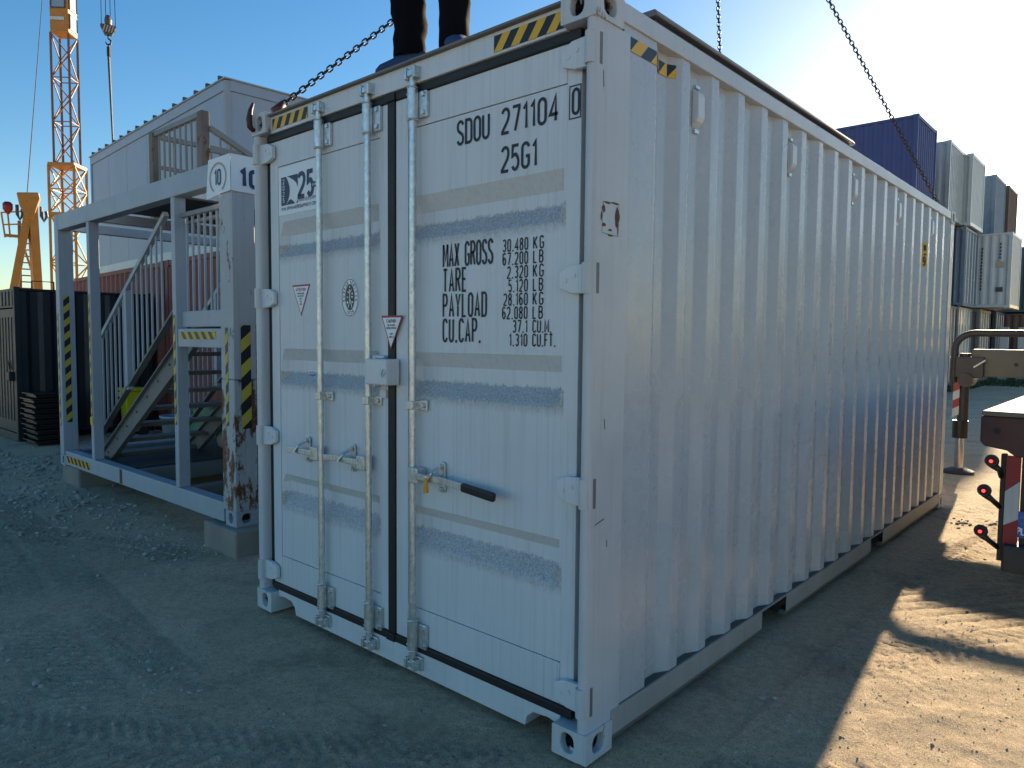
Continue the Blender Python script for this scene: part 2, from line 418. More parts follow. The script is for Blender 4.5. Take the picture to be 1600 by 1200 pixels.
def ribs(x, y, x0, y0, ang, width, amp, seed):
    # long parallel grooves pressed by a ribbed tyre
    ca, sa = math.cos(R(ang)), math.sin(R(ang)); u = (x-x0)*ca + (y-y0)*sa; v = -(x-x0)*sa + (y-y0)*ca + .03*np.sin(u*1.1)
    m = np.clip((width/2 - np.abs(v)) / .06, 0, 1) * np.clip((2.2 - np.abs(u)) / .6, 0, 1) * np.clip(.7 + 2.2*vnoise(x, y, .9, seed), 0, 1)
    return -amp * m * (np.abs(((v/.115) % 1) - .5) < .13)
def gheight(x, y):
    z = .030*vnoise(x, y, .35, 1) + .018*vnoise(x, y, 1.3, 2) + .007*vnoise(x, y, 4.0, 3) + .008*vnoise(x, y, 11, 4)*(.4 + 1.2*np.clip(vnoise(x, y, .8, 21)+.4, 0, 1))
    z = z + .0035*vnoise(x, y, 27, 5) + .004*np.abs(vnoise(x, y, 44, 8))
    z = z + ribs(x, y, 2.95, 2.62, 57, .85, .007, 11) + tread(x, y, 3.35, 2.35, 57, .36, .010, 12, 5) + tread(x, y, 3.3, .2, 96, .30, .006, 17, 8)
    z = z + tread(x, y, -1.0, -.75, -4, .7, .012, 13) + tread(x, y, 1.2, -.9, 35, .40, .010, 14, 6) + tread(x, y, 2.9, 4.5, 80, .3, .010, 15) + tread(x, y, -3, -.5, 20, .4, .010, 16, 9)
    # ruts of the loop road towards the back
    z = z - .03*np.exp(-((x - 2.9 - .1*(y-6))/.25)**2) * (y > 6)
    near = (x > -.3) & (x < 2.75) & (y > -.3) & (y < 6.3)
    z = np.where(near, np.minimum(z, -.004), z)
    return z - .012
def axis(segs, lo, hi):
    a = []
    for s0, s1, st in segs: a += list(np.arange(s0, s1, st))
    a.append(segs[-1][1]); st = segs[-1][2]; v = a[-1]
    while v < hi: st *= 1.25; v += st; a.append(v)
    st = segs[0][2]; v = a[0]; pre = []
    while v > lo: st *= 1.25; v -= st; pre.append(v)
    return np.array(pre[::-1] + a)
gx = axis([(-13, -5.5, .06), (-5.5, .4, .022), (.4, 4.6, .016)], -900, 900)
gy = axis([(-2.6, 1.6, .018), (1.6, 6.4, .02), (6.4, 14, .05)], -900, 900)
GX, GY = np.meshgrid(gx, gy, indexing='ij'); GZ = gheight(GX, GY)
far = (np.abs(GX) > 60) | (np.abs(GY) > 90); GZ = np.where(far, -.02, GZ)
nx, ny = len(gx), len(gy)
me = bpy.data.meshes.new('ground'); me.vertices.add(nx*ny)
me.vertices.foreach_set('co', np.stack([GX, GY, GZ], -1).reshape(-1).astype(np.float32))
I = np.arange(nx*ny).reshape(nx, ny); Q = np.stack([I[:-1,:-1], I[1:,:-1], I[1:,1:], I[:-1,1:]], -1).reshape(-1, 4)
me.loops.add(Q.size); me.loops.foreach_set('vertex_index', Q.reshape(-1).astype(np.int32))
me.polygons.add(len(Q)); me.polygons.foreach_set('loop_start', np.arange(0, Q.size, 4, dtype=np.int32))
me.polygons.foreach_set('use_smooth', np.ones(len(Q), bool)); me.update(); me.validate()
def dirt():
    m, n, l, b = nmat('packed_dirt')
    P = mapped(n, l, (1, 1, 1))
    a = noise(n, l, .5, 6, P); ra = ramp(n, .3, (.54, .40, .265), .72, (.72, .545, .365)); l.new(a.outputs[0], ra.inputs[0])
    f = noise(n, l, 28, 8, P, .7); rf = ramp(n, .32, g3(.74), .66, g3(1.15)); l.new(f.outputs[0], rf.inputs[0])
    c = mixc(n, l, 1.0, ra.outputs[0], rf.outputs[0], 'MULTIPLY')
    g = noise(n, l, 130, 5, P, .75); rg = ramp(n, .36, g3(.58), .62, g3(1.25)); l.new(g.outputs[0], rg.inputs[0])
    c = mixc(n, l, .8, c, rg.outputs[0], 'MULTIPLY')
    k_ = noise(n, l, 75, 3, P, .6); rk = ramp(n, .62, g3(1), .70, g3(.45)); l.new(k_.outputs[0], rk.inputs[0]); c = mixc(n, l, 1.0, c, rk.outputs[0], 'MULTIPLY')
    d = noise(n, l, 1.7, 6, P, .65); rd = ramp(n, .52, g3(0), .70, g3(.42)); l.new(d.outputs[0], rd.inputs[0])
    c = mixc(n, l, rd.outputs[0], c, (.12, .105, .085))
    l.new(c, b.inputs['Base Color']); b.inputs['Roughness'].default_value = .95; b.inputs['Specular IOR Level'].default_value = .25
    bp = n.new('ShaderNodeBump'); bp.inputs['Strength'].default_value = .6; bp.inputs['Distance'].default_value = .012
    l.new(f.outputs[0], bp.inputs['Height'])
    b2 = n.new('ShaderNodeBump'); b2.inputs['Strength'].default_value = 1.0; b2.inputs['Distance'].default_value = .011
    l.new(g.outputs[0], b2.inputs['Height']); l.new(bp.outputs[0], b2.inputs['Normal']); l.new(b2.outputs[0], b.inputs['Normal'])
    return m
M['dirt'] = dirt(); me.materials.append(M['dirt'])
go = link('ground', me); go['kind'] = 'structure'; go['label'] = 'sandy packed dirt yard with tyre prints'
# loose stones
def stones(name, spots, label):
    mb = MB()
    base = bmesh.new(); bmesh.ops.create_icosphere(base, subdivisions=1, radius=1); base.verts.ensure_lookup_table()
    bv = [v.co.copy() for v in base.verts]; bf = [tuple(v.index for v in f.verts) for f in base.faces]; base.free()
    zz = gheight(np.array([q[0] for q in spots]), np.array([q[1] for q in spots]))
    for (x, y, r), z in zip(spots, zz.tolist()):
        rot = Matrix.Rotation(random.random()*6.3, 3, 'Z') @ Matrix.Rotation(random.uniform(-.5, .5), 3, 'X')
        s = (r*random.uniform(.8, 1.5), r*random.uniform(.6, 1.1), r*random.uniform(.4, .75))
        mb.add([rot @ Vector((v.x*s[0]*random.uniform(.8, 1.15), v.y*s[1]*random.uniform(.8, 1.15), v.z*s[2])) + Vector((x, y, z + r*.18)) for v in bv], bf)
    o = mb.build(name, 'stone'); tag(o, label, 'gravel', kind='stuff'); return o
M['stone'] = paint('grey_stone', (.40, .36, .31), .9, .35)
sp = []
for _ in range(1500):
    x = random.uniform(-7, 4.2); y = random.uniform(-2, 6)
    if -.1 < x < 2.6 and y > -.05: continue
    if x > 2.4 and random.random() < .6: continue
    sp.append((x, y, random.choice([.004, .004, .005, .006, .009]) if x > 2.4 else random.choice([.005, .006, .008, .01, .012])))
for cx, cy, n, s, rr in ((-4.2, .05, 260, .8, .035), (-2.6, .1, 130, .8, .03), (-6.5, .3, 160, .9, .05), (-8.2, .2, 100, 1, .05), (.35, -.75, 40, .22, .02), (.2, -1.2, 26, .3, .02), (-1.6, .15, 60, .4, .025), (2.62, .9, 60, .35, .014), (2.75, 5.5, 90, .35, .02), (-6, 2.4, 90, 1.2, .05), (-2.9, -.3, 60, .6, .02), (1.4, -1.1, 20, .3, .014)):
    for _ in range(n):
        x = cx + random.gauss(0, s); y = cy + random.gauss(0, s*.35)
        if -.05 < x < 2.5 and y > -.02: continue
        sp.append((x, y, rr * random.uniform(.3, 1.0) ** 1.6))
# fine grit: thousands of tiny octahedra pressed into the surface
rs_ = np.random.RandomState(9); ng = 11000
ex = np.where(rs_.rand(ng) < .55, rs_.uniform(2.4, 4.1, ng), rs_.uniform(-4.5, 2.4, ng)); ey = np.where(ex > 2.4, rs_.uniform(-.5, 6.5, ng), rs_.uniform(-1.8, .5, ng))
kp = ~((ex > -.1) & (ex < 2.5) & (ey > -.03)); ex, ey = ex[kp], ey[kp]; er = .0014 + .0036*rs_.rand(len(ex))**3; ez = gheight(ex, ey)
ob = np.array([(1,0,0),(-1,0,0),(0,1,0),(0,-1,0),(0,0,1),(0,0,-1)], float); th_ = rs_.rand(len(ex))*6.3
sc_ = er[:,None,None]*rs_.uniform(.7, 1.4, (len(ex), 6, 1)); P_ = ob[None]*sc_*np.array([1.2, .9, .7]); P_ = np.stack([P_[...,0]*np.cos(th_)[:,None]-P_[...,1]*np.sin(th_)[:,None], P_[...,0]*np.sin(th_)[:,None]+P_[...,1]*np.cos(th_)[:,None], P_[...,2]], -1) + np.stack([ex, ey, ez+er*.2], -1)[:,None]
of = np.array([(0,2,4),(2,1,4),(1,3,4),(3,0,4),(2,0,5),(1,2,5),(3,1,5),(0,3,5)]); F_ = (of[None] + 6*np.arange(len(ex))[:,None,None]).reshape(-1, 3)
me = bpy.data.meshes.new('grit'); me.from_pydata(P_.reshape(-1, 3).tolist(), [], F_.tolist()); M['grit'] = paint('sandy_grit', (.42, .34, .24), .95, .3); me.materials.append(M['grit'])
tag(link('grit', me), 'fine sandy grit strewn over the yard', 'grit', kind='stuff')
stones('gravel', sp, 'loose grey stones scattered over the dirt')

# ------------------------------------------------------------------ the big container
T = thing('shipping_container', (1.219, 3.029, 0), 'large light grey shipping container with closed doors and black lettering SDOU 271104', 'container')
L_, W_, H_ = 6.058, 2.438, 2.896
def face_hole(mb, o, u, v, w, h, cx, cy, rx, ry, nrm, depth, dark):
    """rect face with an oval opening, walls and a dark back"""
    o, u, v, nrm = map(Vector, (o, u, v, nrm)); n = 24
    def sup(a):  # stadium-like oval
        return (cx + rx*math.copysign(abs(math.cos(a))**.8, math.cos(a)), cy + ry*math.copysign(abs(math.sin(a))**.8, math.sin(a)))
    def edge(a):
        c, s = math.cos(a), math.sin(a); k = min((w-cx if c > 0 else cx)/max(abs(c), 1e-6), (h-cy if s > 0 else cy)/max(abs(s), 1e-6)); return (cx + c*k, cy + s*k)
    angs = sorted([2*math.pi*i/n for i in range(n)] + [math.atan2(b-cy, a-cx) % (2*math.pi) for a in (0, w) for b in (0, h)])
    m = len(angs); P = lambda p, d=0: o + u*p[0] + v*p[1] - nrm*d
    vs = [P(edge(a)) for a in angs] + [P(sup(a)) for a in angs] + [P(sup(a), .035) for a in angs]
    mb.add(vs, [(i, (i+1) % m, m+(i+1) % m, m+i) for i in range(m)] + [(m+i, m+(i+1) % m, 2*m+(i+1) % m, 2*m+i) for i in range(m)])
    dark.poly([P(((sup(a)[0]-cx)*1.5+cx, (sup(a)[1]-cy)*1.25+cy), depth) for a in angs])
def casting(x0, y0, z0, sx, sy, mat='castwhite', par=T):
    """outer corner at x side sx (-1/1), y side sy; 162 x 178 x 118"""
    mb = MB(); dk = MB(); a, b, c = .162, .178, .118
    X0, X1, Y0, Y1, Z0, Z1 = x0, x0+a, y0, y0+b, z0, z0+c
    top = z0 > 1
    fr = Y0 if sy < 0 else Y1; face_hole(mb, (X0, fr, Z0), (1,0,0), (0,0,1), a, c, a/2 + .008*sx*-1, c/2, .032, .040, (0, sy, 0), .06, dk)
    sd_ = X1 if sx > 0 else X0; face_hole(mb, (sd_, Y0, Z0), (0,1,0), (0,0,1), b, c, b/2, c/2, .040, .026*1.45, (sx, 0, 0), .06, dk)
    hz = Z1 if top else Z0; face_hole(mb, (X0, Y0, hz), (1,0,0), (0,1,0), a, b, a/2, b/2, .032, .062, (0, 0, 1 if top else -1), .06, dk)
    oz = Z0 if top else Z1; mb.poly([(X0,Y0,oz),(X1,Y0,oz),(X1,Y1,oz),(X0,Y1,oz)])
    ox = X0 if sx > 0 else X1; mb.poly([(ox,Y0,Z0),(ox,Y1,Z0),(ox,Y1,Z1),(ox,Y0,Z1)])
    oy = Y1 if sy < 0 else Y0; mb.poly([(X0,oy,Z0),(X1,oy,Z0),(X1,oy,Z1),(X0,oy,Z1)])
    bm = bmesh.new(); me = mb.mesh('corner_casting', wpos(par)); bm.from_mesh(me); bmesh.ops.remove_doubles(bm, verts=bm.verts, dist=.0005)
    bmesh.ops.recalc_face_normals(bm, faces=bm.faces); bm.to_mesh(me); bm.free(); me.materials.append(M[mat])
    o = link('corner_casting', me, par, bevel=.006)
    dk.build('opening', 'hole', o, org=wpos(par))  # near-black plate stands for the shade inside the casting
    return o
for sx in (-1, 1):
    for sy in (-1, 1):
        for z in (0, H_-.118): casting(0 if sx < 0 else W_-.162, 0 if sy < 0 else L_-.178, z, sx, sy)
# corner posts
def post(flip, back):
    f = (lambda x: W_ - x) if flip else (lambda x: x)
    if back: poly = [(.008,L_-.006),(.008,L_-.15),(.10,L_-.15),(.10,L_-.006)]
    else: poly = [(.008,.235),(.008,.028),(.011,.016),(.019,.007),(.032,.004),(.044,.008),(.052,.017),(.055,.030),(.055,.080),(.044,.080),(.044,.235)]
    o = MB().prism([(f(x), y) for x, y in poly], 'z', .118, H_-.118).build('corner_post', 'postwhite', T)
    return smooth_angle(o, 40)
for fl in (0, 1):
    for bk in (0, 1): post(fl, bk)
# header and sill
MB().box(.162, W_-.162, .035, .15, 2.775, 2.868).build('door_header', 'white', T, bevel=.004)
MB().box(.150, W_-.150, .012, .30, 2.868, 2.878).build('header_lip', 'sheet', T)
sill = [(.162,.128),(.162,.085),(.225,.095),(.300,.088),(.335,.060),(.345,.018),(2.093,.018),(2.103,.060),(2.138,.088),(2.213,.095),(2.276,.085),(2.276,.128)]
MB().prism(sill, 'y', .050, .16).build('door_sill', 'white', T, bevel=.003)
MB().box(.17, 2.27, .20, .26, .0, .12).build('sill_void', 'hole', T)  # dark box standing for the shade seen through the sill notches
# side panels
def corr(period_start, edges, y0, y1, xo, xi):
    pts = [(xo, y0)]
    for E in edges:
        pts += [(xo, E), (xi, E+.068), (xi, E+.138), (xo, E+.206)]
    pts = [p for p in pts if p[1] < y1]; pts.append((pts[-1][0], y1)); return pts
edges = [.439 + .2755*k for k in range(20)]
def side(flip):
    prof = corr(0, [e for e in edges if e + .206 < 5.9], .20, 5.905, W_-.014, W_-.050)
    if flip: prof = [(W_-x, y) for x, y in prof]
    mb = MB(); zs = [.150, .9, 1.6, 2.3, 2.815]; n = len(prof)
    vs = [(x, y, z) for z in zs for x, y in prof]
    mb.add(vs, [(j*n+i, j*n+i+1, (j+1)*n+i+1, (j+1)*n+i) for j in range(len(zs)-1) for i in range(n-1)])
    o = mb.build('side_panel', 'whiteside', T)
    md = o.modifiers.new('bevel', 'BEVEL'); md.width = .004; md.segments = 2; md.limit_method = 'ANGLE'; md.angle_limit = R(20); return o
side(0); side(1)
# back wall, floor, roof
mb = MB(); n = 0
bx = [.1 + .14*i for i in range(17)]
pr = [(x, L_-.03 - (.035 if i % 4 in (1, 2) else 0)) for i, x in enumerate(bx)]
mb.prism(pr + [(bx[-1], L_-.1), (bx[0], L_-.1)], 'z', .12, 2.8).build('end_panel', 'white', T)
MB().box(.06, W_-.06, .1, L_-.1, .12, .148).build('floor', 'deck', T)
rp = []; k = 0; y = .30
while y < L_-.2: rp += [(y, 2.862), (y+.09, 2.862), (y+.105, 2.878), (y+.195, 2.878)]; y += .21
rp = [(a, b) for a, b in rp if a < L_-.15]
MB().prism([(.15, 2.862)] + rp + [(L_-.15, 2.862), (L_-.15, 2.852), (.15, 2.852)], 'x', .05, W_-.05).build('roof_panel', 'white', T)
MB().box(.162, W_-.162, L_-.12, L_-.01, 2.77, 2.878).build('rear_header', 'white', T)
MB().box(.162, W_-.162, L_-.12, L_-.01, .03, .14).build('rear_sill', 'white', T)
for fl in (0, 1):
    fx = (lambda a, b: (W_-b, W_-a)) if fl else (lambda a, b: (a, b))
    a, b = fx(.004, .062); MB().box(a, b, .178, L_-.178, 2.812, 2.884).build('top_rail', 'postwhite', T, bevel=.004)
    # bottom rail with two fork pockets each side
    a, b = fx(.003, .010); at, bt = fx(.0102, .085)
    cuts = [.178, 1.64, 1.99, 3.64, 3.97, L_-.178]
    mb = MB()
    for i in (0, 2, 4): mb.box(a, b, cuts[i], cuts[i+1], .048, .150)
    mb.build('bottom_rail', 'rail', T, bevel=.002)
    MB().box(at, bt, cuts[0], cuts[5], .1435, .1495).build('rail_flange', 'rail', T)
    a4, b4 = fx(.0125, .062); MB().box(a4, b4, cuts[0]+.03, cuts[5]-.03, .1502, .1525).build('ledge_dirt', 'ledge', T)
    a2, b2 = fx(.018, .06)
    mb = MB()
    for i in (0, 2, 4): mb.box(a2, b2, cuts[i]+.01, cuts[i+1]-.01, .018, .047)
    mb.build('rail_lip', 'sheet', T)
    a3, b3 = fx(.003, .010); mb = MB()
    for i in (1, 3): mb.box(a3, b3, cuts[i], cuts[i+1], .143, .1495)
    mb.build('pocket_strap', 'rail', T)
for i in ((1.64, 1.99), (3.64, 3.97)):
    mb = MB(); x0, x1 = .05, W_-.05
    mb.box(x0, x1, i[0]-.006, i[0]-.001, .03, .142).box(x0, x1, i[1]+.001, i[1]+.006, .03, .142).box(x0, x1, i[0], i[1], .134, .1415)
    mb.build('fork_pocket', 'hole', T)  # pocket walls coloured near-black as their shade
MB().box(1.15, 1.28, .3, 5.7, .03, .118).build('floor_beam', 'hole', T)
# small air vents near the top of each side
for y in (.80, 1.90, 3.04, 4.19, 5.28):
    k = min(range(len(edges)), key=lambda i: abs(edges[i]+.103 - y)); yc = edges[k] + .118; xi = W_-.050
    mb = MB().prism([(xi+.001, 2.565), (xi+.001, 2.735), (xi+.030, 2.715), (xi+.034, 2.70), (xi+.034, 2.61), (xi+.026, 2.59)], 'y', yc-.030, yc+.030)
    # prism over (x,z): swap to build along y
    v = mb.build('air_vent', 'white', T, bevel=.004)
    mb = MB().box(xi+.002, xi+.014, yc-.018, yc+.018, 2.738, 2.752).box(xi+.002, xi+.012, yc-.018, yc+.018, 2.545, 2.562); mb.build('vent_lug', 'galv', v, org=wpos(T))

# --- doors
DY = .060
def trough(z):
    for a, b, c, d in TROUGHS:
        if z >= a or z <= d: continue
        if z > b: return (a - z)/(a - b)
        if z >= c: return 1
        return (z - d)/(c - d)
    return 0
def door(x0, x1, px0, px1, name, label):
    d = MB(); 
    zs = [.336] + sorted([z for t in TROUGHS for z in t]) + [2.587]
    xs = [px0, px0+.012, px0+.045, px1-.045, px1-.012, px1]; fx = [0, 0, 1, 1, 0, 0]
    vs = [(x, DY+.004 + .042*trough(z)*f if 0 < i < 5 else DY+.004, z) for z in zs for i, (x, f) in enumerate(zip(xs, fx))]
    # extra rows so that trough ends read as slopes
    vs = []
    for z in zs:
        t = 1 if any(abs(z-b) < 1e-6 or abs(z-c) < 1e-6 for a, b, c, e in TROUGHS) else 0
        for x, f in zip(xs, fx): vs.append((x, DY+.004 + .042*t*f, z))
    n = len(xs)
    d.add(vs, [(j*n+i, j*n+i+1, (j+1)*n+i+1, (j+1)*n+i) for j in range(len(zs)-1) for i in range(n-1)])
    me = d.mesh(name, (1.219, 3.029, 0)); me.materials.append(M['doorpanel'])
    o = link(name, me, T, label=label)
    og = wpos(T)
    for nm, a, b, z0, z1 in (('door_stile', x0, px0-.002, .165, 2.735), ('door_stile', px1+.002, x1, .165, 2.735)):
        MB().box(a, b, DY-.001, DY+.05, z0, z1).build(nm, 'white', o, org=og, bevel=.003)
    for z0, z1 in ((.165, .333), (2.590, 2.735)):
        MB().box(px0, px1, DY, DY+.05, z0, z1).build('door_rail', 'doorpanel', o, org=og, bevel=.002)
    MB().box(x0, x1, DY+.052, DY+.056, .165, 2.735).build('door_backing', 'hole', o, org=og)
    return o
DL = door(.104, 1.190, .188, 1.121, 'left_door', 'left door leaf with anniversary sticker')
DR = door(1.246, 2.334, 1.335, 2.264, 'right_door', 'right door leaf with identification lettering')
for o in (DL, DR): o.name = 'door'
og = wpos(T)
# rubber seals
def seal(name, par, *boxes):
    mb = MB()
    for b in boxes: mb.box(*b)
    return mb.build(name, 'gasket', par, org=og, bevel=.004)
seal('door_seal', DL, (.060, .103, .066, .10, .127, 2.774))
seal('door_seal', DL, (.1035, 1.1915, .048, .09, 2.737, 2.774)); seal('door_seal', DR, (1.245, 2.335, .048, .09, 2.737, 2.774))
seal('door_seal', DL, (.1035, 1.1915, .046, .09, .127, .163)); seal('door_seal', DR, (1.245, 2.335, .046, .09, .127, .163))
seal('door_seal', DL, (1.192, 1.244, .050, .10, .127, 2.774)); seal('door_seal', DR, (2.336, 2.378, .085, .10, .127, 2.774))
seal('seal_flap', DL, (1.180, 1.256, .040, .0475, 2.735, 2.779)); seal('seal_flap', DL, (1.186, 1.250, .040, .0475, .125, .165))
# hinges
for z in (2.675, 1.848, 1.043, .237):
    for fl, par in ((0, DL), (1, DR)):
        f = (lambda x: W_-x) if fl else (lambda x: x)
        poly = [(.046, -.058), (.118, -.055), (.178, -.035), (.178, .030), (.13, .050), (.046, .055)]
        hg = MB().prism([(f(x), z+zz) for x, zz in poly], 'y', .028, .052).build('hinge', 'white', T, org=og, bevel=.004)
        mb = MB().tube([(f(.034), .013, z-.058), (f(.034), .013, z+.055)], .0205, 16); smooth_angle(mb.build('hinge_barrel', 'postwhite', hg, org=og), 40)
        MB().box(*sorted((f(.0066), f(.010))), .036, .052, z-.058, z+.055).build('hinge_pocket', 'sheet', hg, org=og)  # dark plate standing for the shaded recess beside the barrel
        mb = MB()
        for dx, dz in ((.105, .012), (.145, -.006)): mb.tube([(f(dx), .030, z+dz), (f(dx), .024, z+dz)], .009, 10)
        mb.build('rivet', 'white', hg, org=og)
# locking rods
RY = .024
RX = (.655, 1.072, 1.409)
def rod(x, par):
    o = MB().tube([(x, RY, .07), (x, RY, 2.83)], .0168, 16).build('locking_rod', 'galv', T, org=og); smooth_angle(o, 40)
    for s, zc in ((1, 2.68), (-1, .215)):
        sl_ = MB().tube([(x, RY, zc-.067), (x, RY, zc+.067)], .0255, 16).build('rod_sleeve', 'galv', o, org=og); smooth_angle(sl_, 40)
        mb = MB().box(x+.018, x+.075, .040, .058, zc-.062, zc+.055); mb.tube([(x, RY, zc-.075), (x, RY, zc-.068)], .028, 16).tube([(x, RY, zc+.068), (x, RY, zc+.075)], .028, 16)
        mb.build('sleeve_plate', 'galv', o, org=og, bevel=.004)
        mb = MB()
        for dz in (-.042, .038): mb.tube([(x+.055, .041, zc+dz), (x+.055, .030, zc+dz)], .011, 10)
        for dz in (-.05, .045): mb.tube([(x-.020, RY-.006, zc+dz), (x-.029, RY-.010, zc+dz)], .006, 8)
        mb.build('bolt', 'galv', o, org=og)
        # cam and keeper
        zk = 2.812 if s > 0 else .082
        mb = MB().box(x-.030, x-.014, -.006, .036, zk-.026, zk+.026).box(x+.028, x+.044, -.006, .036, zk-.026, zk+.026).box(x-.034, x+.052, .033, .052, zk-.034, zk+.032)
        mb.build('cam_keeper', 'galv', o, org=og, bevel=.004)
        mb = MB().box(x-.011, x+.024, -.002, .030, zk-.014, zk+.014).tube([(x-.034, .012, zk), (x+.050, .012, zk)], .0075, 10)
        mb.build('cam', 'galv', o, org=og, bevel=.003)
    mb = MB().box(x-.022, x+.022, RY-.021, RY+.036, 1.290, 1.330).box(x+.02, x+.072, .046, .058, 1.285, 1.335)
    mb.tube([(x+.052, .047, 1.31), (x+.052, .034, 1.31)], .011, 10).tube([(x-.021, RY, 1.31), (x-.030, RY, 1.31)], .007, 8)
    mb.build('rod_guide', 'galv', o, org=og, bevel=.003)
    return o
rods = [rod(RX[0], T), rod(RX[1], T), rod(RX[2], T)]
rods[2].location.y += 0
def handle(x, sgn, par, length, grip=False, zc=1.0):
    hub = MB().box(min(x, x+sgn*.055)-.012*(sgn < 0), max(x, x+sgn*.055)+.012*(sgn > 0), RY-.030, RY+.020, zc-.036, zc+.036).build('handle_hub', 'galv', par, org=og, bevel=.005)
    a = x + sgn*.05; b = x + sgn*length
    pts = [(a, -.008, zc+.004), (a+sgn*.10, -.012, zc+.002), (a+sgn*.16, -.006, zc+.006), (b, -.016, zc-.002)]
    mb = MB()
    for p, q in zip(pts[:-1], pts[1:]): mb.bar(p, q, .012, .030)
    mb.build('locking_handle', 'galv', par, org=og, bevel=.003)
    if grip:
        mb = MB().bar((b-.0, -.016, zc-.002), (b+.20, -.022, zc-.018), .026, .040); mb.build('handle_grip', 'blackplastic', par, org=og, bevel=.010)
    # catch
    cx = x + sgn*(.175 if grip else .165)
    n = 14; ov = [(cx + .020*math.cos(2*math.pi*i/n), zc+.005 + (.052 if math.sin(2*math.pi*i/n) > 0 else -.052) + .020*math.sin(2*math.pi*i/n)) for i in range(n)]
    MB().prism(ov, 'y', .048, .057).build('handle_catch', 'galv', par, org=og, bevel=.002)
    mb = MB().bar((cx-.002, .046, zc+.055), (cx-.010, -.008, zc+.030), .024, .010).bar((cx-.010, -.006, zc+.032), (cx-.028, -.030, zc-.010), .026, .007)
    mb.tube([(cx, .048, zc+.058), (cx, .030, zc+.058)], .010, 10).tube([(cx, .048, zc-.048), (cx, .032, zc-.048)], .010, 10)
    mb.build('handle_hasp', 'galv', par, org=og, bevel=.002)
    return cx
handle(RX[0], -1, T, .27, zc=.995); handle(RX[1], -1, T, .33, zc=.995); cx = handle(RX[2], 1, T, .37, True, zc=.985)
MB().tube([(cx-.016, -.034, 1.000), (cx-.016, -.034, .955), (cx-.017, -.032, .930)], [.007, .011, .013], 10).build('bolt_seal', 'sealyellow', T, org=og)
MB().tube([(cx-.016, -.034, .999), (cx-.016, -.034, 1.008)], .017, 12).build('seal_head', 'galv', T, org=og)
# lock box over the gap
lb = MB().box(1.118, 1.285, -.035, .050, 1.395, 1.520).build('lock_box', 'white', T, org=og, bevel=.008)
MB().box(1.100, 1.117, .030, .056, 1.380, 1.535).box(1.118, 1.185, .030, .056, 1.5215, 1.535).build('box_flange', 'white', lb, org=og, bevel=.003)
MB().box(1.130, 1.180, .046, .059, 1.325, 1.368).build('box_tab', 'white', lb, org=og, bevel=.004)
MB().tube([(1.262, -.037, 1.475), (1.262, -.045, 1.452), (1.270, -.047, 1.438), (1.280, -.045, 1.452), (1.282, -.037, 1.470)], .004, 8).build('box_loop', 'galv', lb, org=og)
MB().tube([(.628, .008, 1.425), (.607, -.010, 1.425)], .011, 10).build('rod_bolt', 'galv', rods[0], org=og)

# --- lettering on the right door
def onface(x0, z0, y): return lambda u, v: (x0 + u, y, z0 + v)
def letter(name, par, items, mat='ink'):
    for s_, fn, H, kw in items:
        wide = kw.get('wide', 1); gap = kw.get('gap', .17); tot = sum(ADV.get(c, w_) + gap for c in s_) - gap
        x = -tot if kw.get('align') == 'r' else 0
        for c in s_:
            if c != ' ':
                mb = MB(); text(mb, c, lambda u, v: fn(u + x*H*wide, v), H, wide=wide, t=kw.get('t', .13)); mb.build(name, mat, par, org=og, split=False)
            x += ADV.get(c, w_) + gap
fy = DY + .002
letter('letter', DR, [('SDOU', onface(1.664, 2.463, fy), .096, dict(wide=.86, t=.135, gap=.22)), ('271104', onface(1.928, 2.463, fy), .096, dict(wide=.92, t=.135, gap=.25))])
fb = DY - .0035
mb = MB(); text(mb, '0', onface(2.2945, 2.468, fb), .090, wide=.80, t=.125)
for a in ([(2.279, 2.452), (2.3315, 2.452), (2.3315, 2.572), (2.279, 2.572), (2.279, 2.452)],): ribbon(mb, a, .0045, lambda u, v: (u, fb, v))
mb.build('check_digit', 'ink', DR, org=og)
letter('letter', DR, [('25G1', onface(1.928, 2.308, fy), .096, dict(wide=.90, t=.135, gap=.24))])
rows = ['MAX GROSS', 'TARE', 'PAYLOAD', 'CU.CAP.']; Zr = [1.940, 1.829, 1.718, 1.607]
letter('letter', DR, [(s.replace(' ', ' '), onface(1.575, z, fy), .098, dict(wide=(.55 if s == 'MAX GROSS' else .60), t=.112, gap=(.25 if s == 'MAX GROSS' else .29))) for s, z in zip(rows, Zr)])
vals = ['30.480', '67.200', '2.320', '5.120', '28.160', '62.080', '37.1', '1.310']; un = ['KG', 'LB', 'KG', 'LB', 'KG', 'LB', 'CU.M.', 'CU.FT.']
Zv = [1.985 - .0555*i for i in range(8)]
letter('letter', DR, [(s, onface(2.072, z - .004, fy), .047, dict(wide=.76, t=.135, gap=.33, align='r')) for s, z in zip(vals, Zv)])
letter('letter', DR, [(s, onface(2.104, z - .004, fy), .047, dict(wide=(.90 if len(s) == 2 else .78), t=.135, gap=(.38 if len(s) == 2 else .27))) for s, z in zip(un, Zv)])

